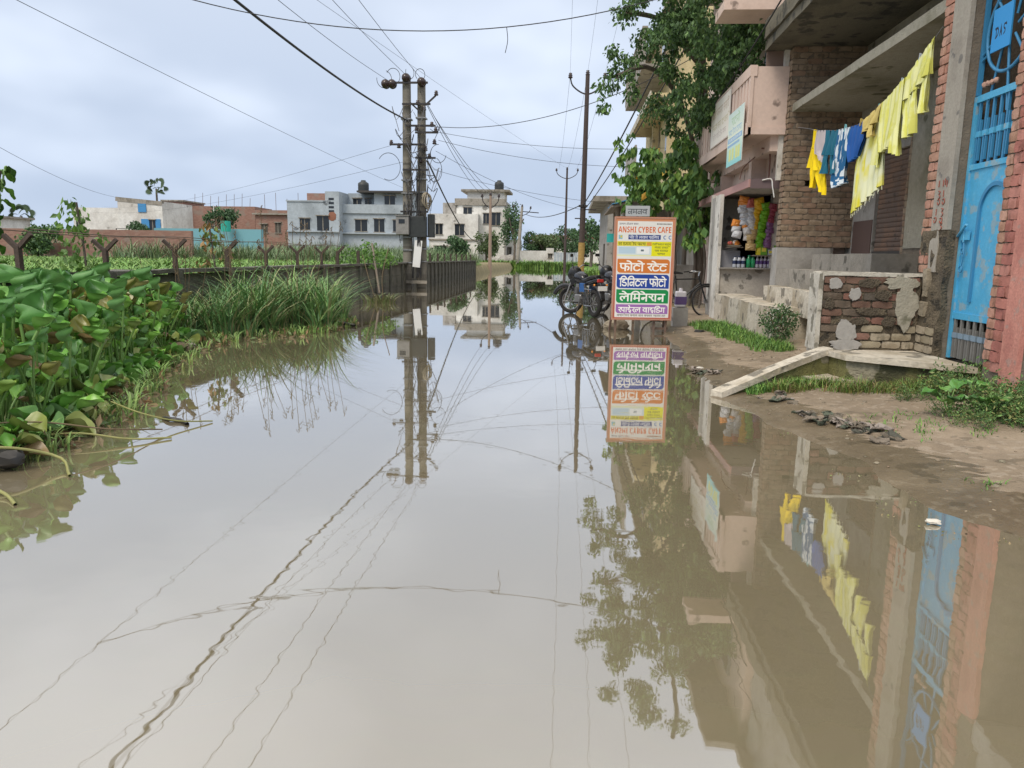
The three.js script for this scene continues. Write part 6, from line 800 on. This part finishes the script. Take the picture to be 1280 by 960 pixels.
// ---------------------------------------------------------------- field plants
{
  const crop = blades(16, 0.40, 0.34, 0.045, 0.8, [[0.13, 0.27, 0.05], [0.16, 0.31, 0.06], [0.11, 0.22, 0.045], [0.19, 0.31, 0.08]], 2601, 3), reed = blades(16, 1.7, 0.45, 0.05, 0.5, [[0.14, 0.22, 0.10], [0.18, 0.25, 0.13], [0.11, 0.18, 0.085]], 2602, 4);
  const F = (z0, z1, dens) => (r) => { const z = lerp(z0, z1, Math.pow(r(), 0.8)), x = -6.95 - (Math.abs(z) * 0.82 - 5) * r(); return [x, 0.58, z]; };
  scatter('field_crop', 'bright green low crop covering the field beyond the wall', 'crop', crop, spots(7500, 2603, F(-7, -60)), 2604);
  scatter('field_reeds', 'grey green reed belt across the far field', 'reeds', reed, spots(2400, 2605, (r) => { const z = -44 - 24 * r(), x = -8 - (Math.abs(z) * 0.60) * r(); return fbm(x * 0.1, z * 0.1, 0.5, 26, 3) > (x < -22 ? 0.58 : 0.3) ? [x, 0.5, z, 0.72 + 0.4 * fbm(x * 0.2, z * 0.2, 0.5, 27, 2)] : null; }), 2606);
  scatter('far_reeds', 'reeds growing along the wall beyond the twin poles', 'reeds', reed, spots(520, 2607, (r) => { const z = -36 - 22 * r(); return [-7.2 - 4 * r(), 0.2, z, 0.85]; }), 2608);
  scatter('far_bank_weeds', 'green weeds along the far end of the flood', 'weeds', blades(20, 0.7, 0.5, 0.07, 0.7, [[0.12, 0.24, 0.05], [0.17, 0.30, 0.06], [0.09, 0.18, 0.04]], 2611, 3), spots(700, 2612, (r) => { const x = -12 + 15 * r(), z = -89.5 - 12 * r() * r(); return [x, 0.0, z, 1 + 0.5 * r()]; }), 2613);
  scatter('far_bank_weeds', 'green weeds on the road edge past the motorcycles', 'weeds', blades(20, 0.6, 0.4, 0.06, 0.7, [[0.12, 0.24, 0.05], [0.17, 0.30, 0.06]], 2614, 3), spots(160, 2615, (r) => { const z = -50 - 38 * r(); return [1.6 + 1.2 * r() - 0.6 * r(), 0.0, z]; }), 2616);
  const sap = (name, label, x, z, h, cols, s, n = 9) => { const t = thing(name, label, 'sapling', [x, 0.2, z]); const r = rng(s), c = []; for (let k = 0; k < n; k++) c.push([(r() - 0.5) * h * 0.3, h * (0.35 + 0.62 * k / n), (r() - 0.5) * h * 0.3, h * 0.13]); mesh('foliage', leafCloud(c, 700 / h, 0.075, cols, s + 1, { droop: 0.6 }), M.leaf, t); mesh('stem', tube([[0, -0.2, 0], [0.05, h * 0.4, 0], [-0.04, h * 0.95, 0]], 0.02, 8, 5), M.bark, t); return t; };
  sap('sapling', 'young yellow green sapling standing behind the fence near the mat', -8.4, -12.6, 2.0, [[0.15, 0.27, 0.05], [0.10, 0.20, 0.04]], 2621); sap('sapling', 'slender sapling with reddish tip leaves in the reeds', -6.95, -14.4, 1.75, [[0.16, 0.22, 0.05], [0.28, 0.16, 0.05], [0.12, 0.2, 0.04]], 2625, 7); sap('sapling', 'small sapling with red tinted leaves at the wall by the mat', -7.4, -9.2, 1.35, [[0.14, 0.24, 0.04], [0.25, 0.13, 0.05]], 2629, 6);
  const b = thing('wall_bush', 'bright green bush on top of the boundary wall beside the twin poles', 'bush', [-6.9, 0.3, -25.2]); mesh('foliage', leafCloud([[0, 0.75, 0, 0.55], [0.45, 0.85, -0.6, 0.5], [-0.4, 0.9, 0.6, 0.5], [0.2, 1.15, 0.1, 0.45], [0.6, 0.8, 1.2, 0.4], [0.3, 0.9, -1.3, 0.45]], 900, 0.06, [[0.10, 0.23, 0.03], [0.16, 0.32, 0.05], [0.075, 0.17, 0.03]], 2631), M.leaf, b); mesh('stems', [tube([[0, -0.3, 0], [0.1, 0.4, 0], [0.2, 1, 0]], 0.03, 6, 5)], M.bark, b);
  const tw = thing('leafy_sapling', 'leafy sapling stem beside the wall at the near end of the fence', 'sapling', [-7.0, 0.2, -8.75]); const r = rng(2641); mesh('stem', tube([[-0.1, -0.2, 0], [0, 0.6, 0], [0.08, 1.3, 0.05], [0.3, 2.0, 0.1]], 0.018, 12, 6), M.bark, tw);
  for (let k = 0; k < 26; k++) { const f = 0.4 + 0.6 * k / 25, m = mesh('leaf', hyacinthLeaf(0.06, 0.15, 0.055, -0.2 - 0.5 * r(), 0.4, [[0.10, 0.24, 0.04], [0.06, 0.14, 0.03], [0.15, 0.30, 0.05]][k % 3], 2650 + k), M.hyacinth, tw); m.position.set(0.02 + 0.3 * f * f, 2.0 * f, 0.05); m.rotation.set(0, r() * 6.28, -0.4 + 0.5 * r(), 'YZX'); m.scale.setScalar(1.1); }
}
// ---------------------------------------------------------------- far houses and walls across the field
function openings(t, z, list, mat = M.glassdark, frame = M.concrete) { for (const [x0, x1, y0, y1] of list) { const w = t.add2('window', [slab(x0 - 0.08, x1 + 0.08, y1, y1 + 0.1, z - 0.02, z + 0.22), slab(x0 - 0.08, x1 + 0.08, y0 - 0.08, y0, z - 0.02, z + 0.12)], frame); mesh('pane', slab(x0, x1, y0, y1, z - 0.05, z + 0.012), mat, w); mesh('mullion', slab((x0 + x1) / 2 - 0.04, (x0 + x1) / 2 + 0.04, y0, y1, z + 0.013, z + 0.05), frame, w); } }
const tank = (t, x, y, z, s = 1) => t.add2('water_tank', uvm(new THREE.LatheGeometry([[0.001, 0], [0.55, 0], [0.58, 0.1], [0.56, 0.3], [0.58, 0.35], [0.56, 0.6], [0.58, 0.65], [0.55, 0.9], [0.25, 1.1], [0.25, 1.2], [0.001, 1.2]].map(([a, b]) => new THREE.Vector2(a * s, b * s)), 16).translate(x, y, z)), M.plasticdark);
{
  const t = wthing('grey_house', 'two storey pale blue grey house with a black roof tank', 'house', [-26, 0, -88]);
  t.add2('wall', [slab(-32, -26, 0, 7.05, -92, -85), slab(-26, -18, 0, 5.9, -93, -86.4), slab(-26, -22.4, 5.9, 8.3, -93, -88.5), slab(-22.4, -18, 5.9, 8.2, -93, -86.6), slab(-27.6, -26, 7.05, 8.2, -90, -85)], M.greyblue);
  t.add2('parapet', [slab(-26, -18, 5.9, 6.9, -86.4, -86.2), slab(-32.1, -27.6, 7.05, 7.2, -92, -84.9)], M.greyblue); t.add2('roof_slab', [slab(-24.2, -17.5, 8.2, 8.4, -93, -85.8)], M.darkmetal); t.add2('brick_room', slab(-30.2, -27, 7.1, 8.1, -91, -86.5), M.farbrick); t.add2('ledge', [slab(-32.1, -26, 3.7, 3.85, -85, -84.7), slab(-26, -18, 3.6, 3.75, -86.4, -86.0)], M.greyblue);
  openings(t, -85, [[-30.6, -29.4, 3.95, 5.2], [-28.6, -27.2, 3.85, 5.5]]); openings(t, -86.4, [[-24.6, -23.2, 3.9, 5.2], [-22.4, -21.2, 3.85, 5.3], [-20.2, -18.8, 3.9, 5.2]]); openings(t, -86.6, [[-21.2, -20, 6.9, 7.9]]); openings(t, -88.5, [[-25.4, -24.4, 6.9, 7.7], [-24, -23.2, 6.9, 7.7]]);
  t.add2('stair_window', [0, 1, 2, 3].map((k) => slab(-27.2, -26.6, 5.9 + k * 0.45, 6.15 + k * 0.45, -85.02, -84.98)), M.glassdark); t.add2('wall_stain', rockGeo(0.45, 0.5, 0.03, 2701, 2, 0.3).translate(-26.8, 5.5, -84.98), S([0.25, 0.11, 0.07], 0.9)); tank(t, -24, 8.4, -88, 1.1);
}
{
  const t = wthing('white_terraced_house', 'white three storey house with stepped terraces and roof tank', 'house', [-14, 0, -106]);
  t.add2('wall', [slab(-19.5, -12.7, 0, 7.0, -112, -105), slab(-16, -9.2, 0, 8.9, -114, -107), slab(-14.6, -9.4, 8.9, 10.2, -113, -108)], M.housewhite); t.add2('parapet', slab(-16.2, -9, 8.3, 9.2, -107.1, -106.8), M.concrete); t.add2('ledge', slab(-19.6, -12.6, 3.4, 3.6, -105, -104.8), M.concrete); t.add2('roof_slab', slab(-15.4, -8.6, 10.2, 10.5, -113.5, -107.3), M.concrete); t.add2('side_wall', slab(-9.2, -9.0, 0, 8.9, -114, -107), M.greyplaster);
  openings(t, -105, [[-18.6, -17.6, 4.2, 5.6], [-15.9, -14.6, 4.1, 5.6], [-18.8, -16.9, 0.9, 2.6], [-15.8, -14, 0.9, 2.6]]); openings(t, -107, [[-15, -13.8, 6.9, 8], [-12.2, -11.4, 5.8, 7.2], [-11, -9.8, 5.6, 7.3], [-11.6, -10.4, 2.6, 4.1]]); tank(t, -10.2, 10.5, -109, 1.15);
  t.add2('rooftop_room', slab(-17.9, -16.1, 7.0, 8.6, -111, -107), M.greyplaster);
}
{
  const t = wthing('white_blue_house', 'cream house with blue shutters and a sloping parapet', 'house', [-55, 0, -93]);
  t.add2('wall', [slab(-60.8, -54.8, 0, 6.4, -97, -90), slab(-54.8, -49.2, 0, 7.2, -97, -89.6)], M.housewhite); t.add2('parapet', beam([-55, 7.45, -89.8], [-49.2, 6.95, -89.8], 0.5, 0.5), M.concrete); openings(t, -89.6, [[-50.9, -50.1, 3.5, 5.0]]);
  for (const [a, b, c, d] of [[-51.9, -50.9, 3.4, 5.1], [-50.1, -49.5, 3.4, 5.1], [-52.2, -51.2, 5.9, 6.9]]) t.add2('blue_shutter', slab(a, b, c, d, -89.61, -89.5), S([0.05, 0.24, 0.5], 0.6)); openings(t, -90, [[-60.5, -59.9, 4.0, 5.2]]); t.add2('rail', [slab(-55, -51.8, 3.9, 3.96, -89.3, -89.24), slab(-55, -54.9, 1, 3.9, -89.3, -89.2), slab(-58, -55, 2.9, 3.0, -89.9, -89.8)], M.iron); t.add2('ledge', slab(-61, -49, 3.1, 3.25, -89.6, -89.2), M.concrete);
}
{
  const t = wthing('unfinished_house', 'long unfinished red brick house with bare rods on its roof', 'house', [-48, 0, -103]);
  t.add2('wall', [slab(-54.8, -52, 0, 7.9, -106, -100), slab(-52, -42.5, 0, 7.4, -107, -101)], M.farbrick); openings(t, -100, [[-54, -53.4, 6, 7.4]], M.inside); openings(t, -101, [[-46.5, -45.4, 5.9, 7.0], [-50.8, -49.6, 2.9, 4.3], [-45.8, -44.4, 2.5, 4.3]], M.inside); t.add2('roof', [slab(-55, -51.8, 7.9, 8.1, -106, -99.8)], M.concrete);
  for (let k = 0; k < 8; k++) t.add2('rod', bar([-51 + k * 1.1, 7.3, -101.3], [-51 + k * 1.1 + 0.1, 8.5 + 0.7 * hash(k, 3, 1, 9), -101.3], 0.03, 4), M.rust); t.add2('pipe', cyl(0.06, 0.06, 5, -48.2, 5, -100.9, 6), M.plate);
  const u = wthing('unfinished_house', 'smaller unplastered brick house with small windows beside the grey house', 'house', [-39, 0, -101]); u.add2('wall', slab(-41.2, -33, 0, 6.8, -105, -98), M.farbrick); u.add2('roof', slab(-41.5, -33, 6.2, 6.4, -105, -97.6), M.concrete); openings(u, -98, [[-38.6, -37.8, 3.9, 5.2], [-36.6, -35.6, 3.6, 5.2], [-40.5, -39.6, 3.9, 5]], M.inside); for (let k = 0; k < 5; k++) u.add2('rod', bar([-40 + k * 1.5, 6.8, -98.3], [-40 + k * 1.5, 8.2 + hash(k, 5, 1, 9), -98.3], 0.03, 4), M.rust);
  tag(mesh('field_wall', slab(-60, -25.4, 0.1, 1.7, -46.3, -46), M.farbrick), 'low red brick wall along the back of the crop field', 'wall'); tag(mesh('field_wall', slab(-62, -29.6, 0, 2.9, -58.3, -58), M.farbrick), 'taller dark topped brick wall behind the low field wall', 'wall'); tag(mesh('blue_wall', slab(-45, -33, 0, 3.75, -80.4, -80), S([0.16, 0.36, 0.42], 0.9)), 'pale turquoise compound wall in front of the brick house', 'wall'); tag(mesh('turquoise_tank', cyl(0.5, 0.5, 1.1, -36.5, 4.0, -79, 14), S([0.02, 0.38, 0.30], 0.5)), 'turquoise drum standing by the turquoise wall', 'tank');
  for (const [x, y, w, l, m] of [[-66, 4.6, 8, 'distant low cream house at the edge of the field', M.housewhite], [-55, 3.2, 7, 'distant low tin roofed shed with a blue sheet', M.concrete]]) { const h = wthing('far_house', l, 'house', [x, 0, -80]); h.add2('wall', slab(x - w / 2, x + w / 2, 0, y, -84, -78), m); h.add2('roof', slab(x - w / 2 - 0.4, x + w / 2 + 0.4, y, y + 0.2, -84.3, -77.6), M.concrete); openings(h, -78, [[x - 1.5, x - 0.5, 1.8, 2.8], [x + 0.8, x + 1.8, 1.8, 2.8]], M.inside); }
  const c = wthing('white_compound', 'white compound wall and sheds at the far end of the road', 'wall', [-6, 0, -111]); c.add2('wall', [slab(-9.8, -7.2, 0.2, 3.7, -114, -110), slab(-7.2, -2.3, 0.2, 2.2, -110.3, -110), slab(-3.4, -2.3, 2.2, 2.6, -110.3, -110)], M.housewhite); openings(c, -110, [[-9.2, -8.4, 1.5, 2.6], [-3.1, -2.5, 1.2, 1.8]], M.inside); c.add2('rubble', rockGeo(1.6, 1.0, 1.2, 2711, 3, 0.4).translate(-8.2, 0.6, -105), M.greyplaster);
  const g = wthing('tin_gate', 'grey corrugated tin fence beside the white compound', 'fence', [-0.5, 0, -108]); for (let k = 0; k < 9; k++) g.add2('sheet', slab(-2.2 + k * 0.42, -1.83 + k * 0.42, 0.2, 2.0, -108.05, -108 + 0.03 * (k % 2)), M.greyblue);
  const d = wthing('red_roof_house', 'distant house with a red roof band behind the far trees', 'house', [-1.5, 0, -140]); d.add2('wall', slab(-7, 8, 0, 5.2, -146, -140), M.housewhite); d.add2('roof_band', slab(-7.2, 8.2, 4.4, 5.3, -146.2, -139.7), S([0.28, 0.12, 0.09], 0.9)); openings(d, -140, [[-4, -2.6, 1.8, 3.4], [0, 1.4, 1.8, 3.4]]);
}
// ---------------------------------------------------------------- far trees
function tree(name, label, x, z, H, R, cols, seed, tall = 0.8) {
  const t = thing(name, label, 'tree', [x, 0.2, z]), r = rng(seed), c = []; for (let k = 0; k < 16; k++) { const a = r() * 6.28, q = Math.sqrt(r()) * R * 0.72; c.push([q * Math.cos(a), H * (0.38 + 0.5 * r()), q * Math.sin(a), R * (0.26 + 0.24 * r())]); }
  mesh('crown', leafCloud(c, 620 / (R * R) * 1.4, 0.055 * R + 0.06, cols, seed + 1, { flat: tall, shell: 0.25 }), M.leaf, t); mesh('trunk', tube([[0, -0.3, 0], [0.05 * R, H * 0.3, 0], [-0.05 * R, H * 0.6, 0]], 0.06 * R + 0.05, 8, 6), M.bark, t);
  mesh('limbs', [0, 1, 2].map((k) => tube([[0, H * 0.35, 0], [0.3 * R * Math.cos(k * 2.1), H * 0.55, 0.3 * R * Math.sin(k * 2.1)], [0.6 * R * Math.cos(k * 2.1), H * 0.72, 0.6 * R * Math.sin(k * 2.1)]], 0.03 * R + 0.02, 6, 5)), M.bark, t); return t;
}
const FT = [[0.05, 0.12, 0.04], [0.075, 0.16, 0.05], [0.04, 0.095, 0.035]], FY = [[0.10, 0.15, 0.045], [0.07, 0.12, 0.04]];
for (const [l, x, z, H, R, c, s, ta] of [['tall upright green tree beside the white terraced house', -7.6, -104, 8.6, 2.1, FT, 2801, 1.3], ['rounded tree behind the grey leaning pole', -5.6, -112, 5.6, 1.7, FT, 2811, 0.9], ['bushy olive green tree over the white compound wall', -3.8, -112, 4.8, 2.6, FY, 2821, 0.7], ['broad tree behind the thin steel pole', -0.6, -118, 6.0, 2.8, FT, 2831, 0.8], ['dark tree between the steel poles and the grey shed', 1.9, -70, 4.9, 1.9, FT, 2841, 0.9], ['bushy tree at the foot of the white terraced house', -10.6, -96, 4.2, 1.9, FY, 2851, 0.9], ['round tree in front of the brick houses', -39.5, -84, 6.4, 2.4, FT, 2861, 0.8], ['dark bush before the low brick field wall', -32.5, -44.5, 2.7, 1.3, TL, 2871, 0.8], ['low bush by the turquoise wall', -45, -78, 4.4, 1.6, FT, 2881, 0.8], ['bush growing by the wall end near the slim brown pole', -8.6, -55, 2.6, 1.4, FT, 2891, 0.8]]) tree('far_tree', l, x, z, H, R, c, s, ta);
{
  const t = thing('palm_tree', 'lone fan palm rising behind the cream house with blue shutters', 'palm tree', [-57.8, 0, -104]), r = rng(2901); mesh('trunk', cyl(0.2, 0.13, 9.9, 0, 4.95, 0, 8), M.bark, t); const g = [];
  const fr = (p, a, e, L) => { const pos = [], nor = []; const dir = V(Math.cos(a) * Math.cos(e), Math.sin(e), Math.sin(a) * Math.cos(e)), side = V(r() - 0.5, r() - 0.5, r() - 0.5).cross(dir).normalize(), up = side.clone().cross(dir); for (let k = 0; k < 12; k++) { const th = (k / 11 - 0.5) * 3.6, d = dir.clone().multiplyScalar(Math.cos(th)).addScaledVector(side, Math.sin(th)), w = d.clone().cross(up).multiplyScalar(0.11); const o = p.clone().addScaledVector(dir, L * 1.0), q = o.clone().addScaledVector(d, L * 0.55); q.y -= 0.15; for (const v of [p.clone().lerp(o, 0.9), o.clone().addScaledVector(d, L * 0.25).add(w), q, p.clone().lerp(o, 0.9), q, o.clone().addScaledVector(d, L * 0.25).sub(w)]) { pos.push(v.x, v.y, v.z); nor.push(up.x, up.y, up.z); } } const b = new THREE.BufferGeometry(); b.setAttribute('position', new THREE.Float32BufferAttribute(pos, 3)); b.setAttribute('normal', new THREE.Float32BufferAttribute(nor, 3)); return strip(b); };
  for (let k = 0; k < 17; k++) g.push(fr(V(0, 9.9 + 0.2 * r(), 0), k * 2.4, -0.6 + 2.0 * (k / 17), 0.85 + 0.3 * r())); mesh('crown', g, S([0.05, 0.085, 0.04], 0.8, { side: THREE.DoubleSide }), t);
  const c = dup(t, [-66, -4.2, -88], 1.0, 'small far palm over the distant low houses', 0.95);
}
renderer.render(scene, camera);
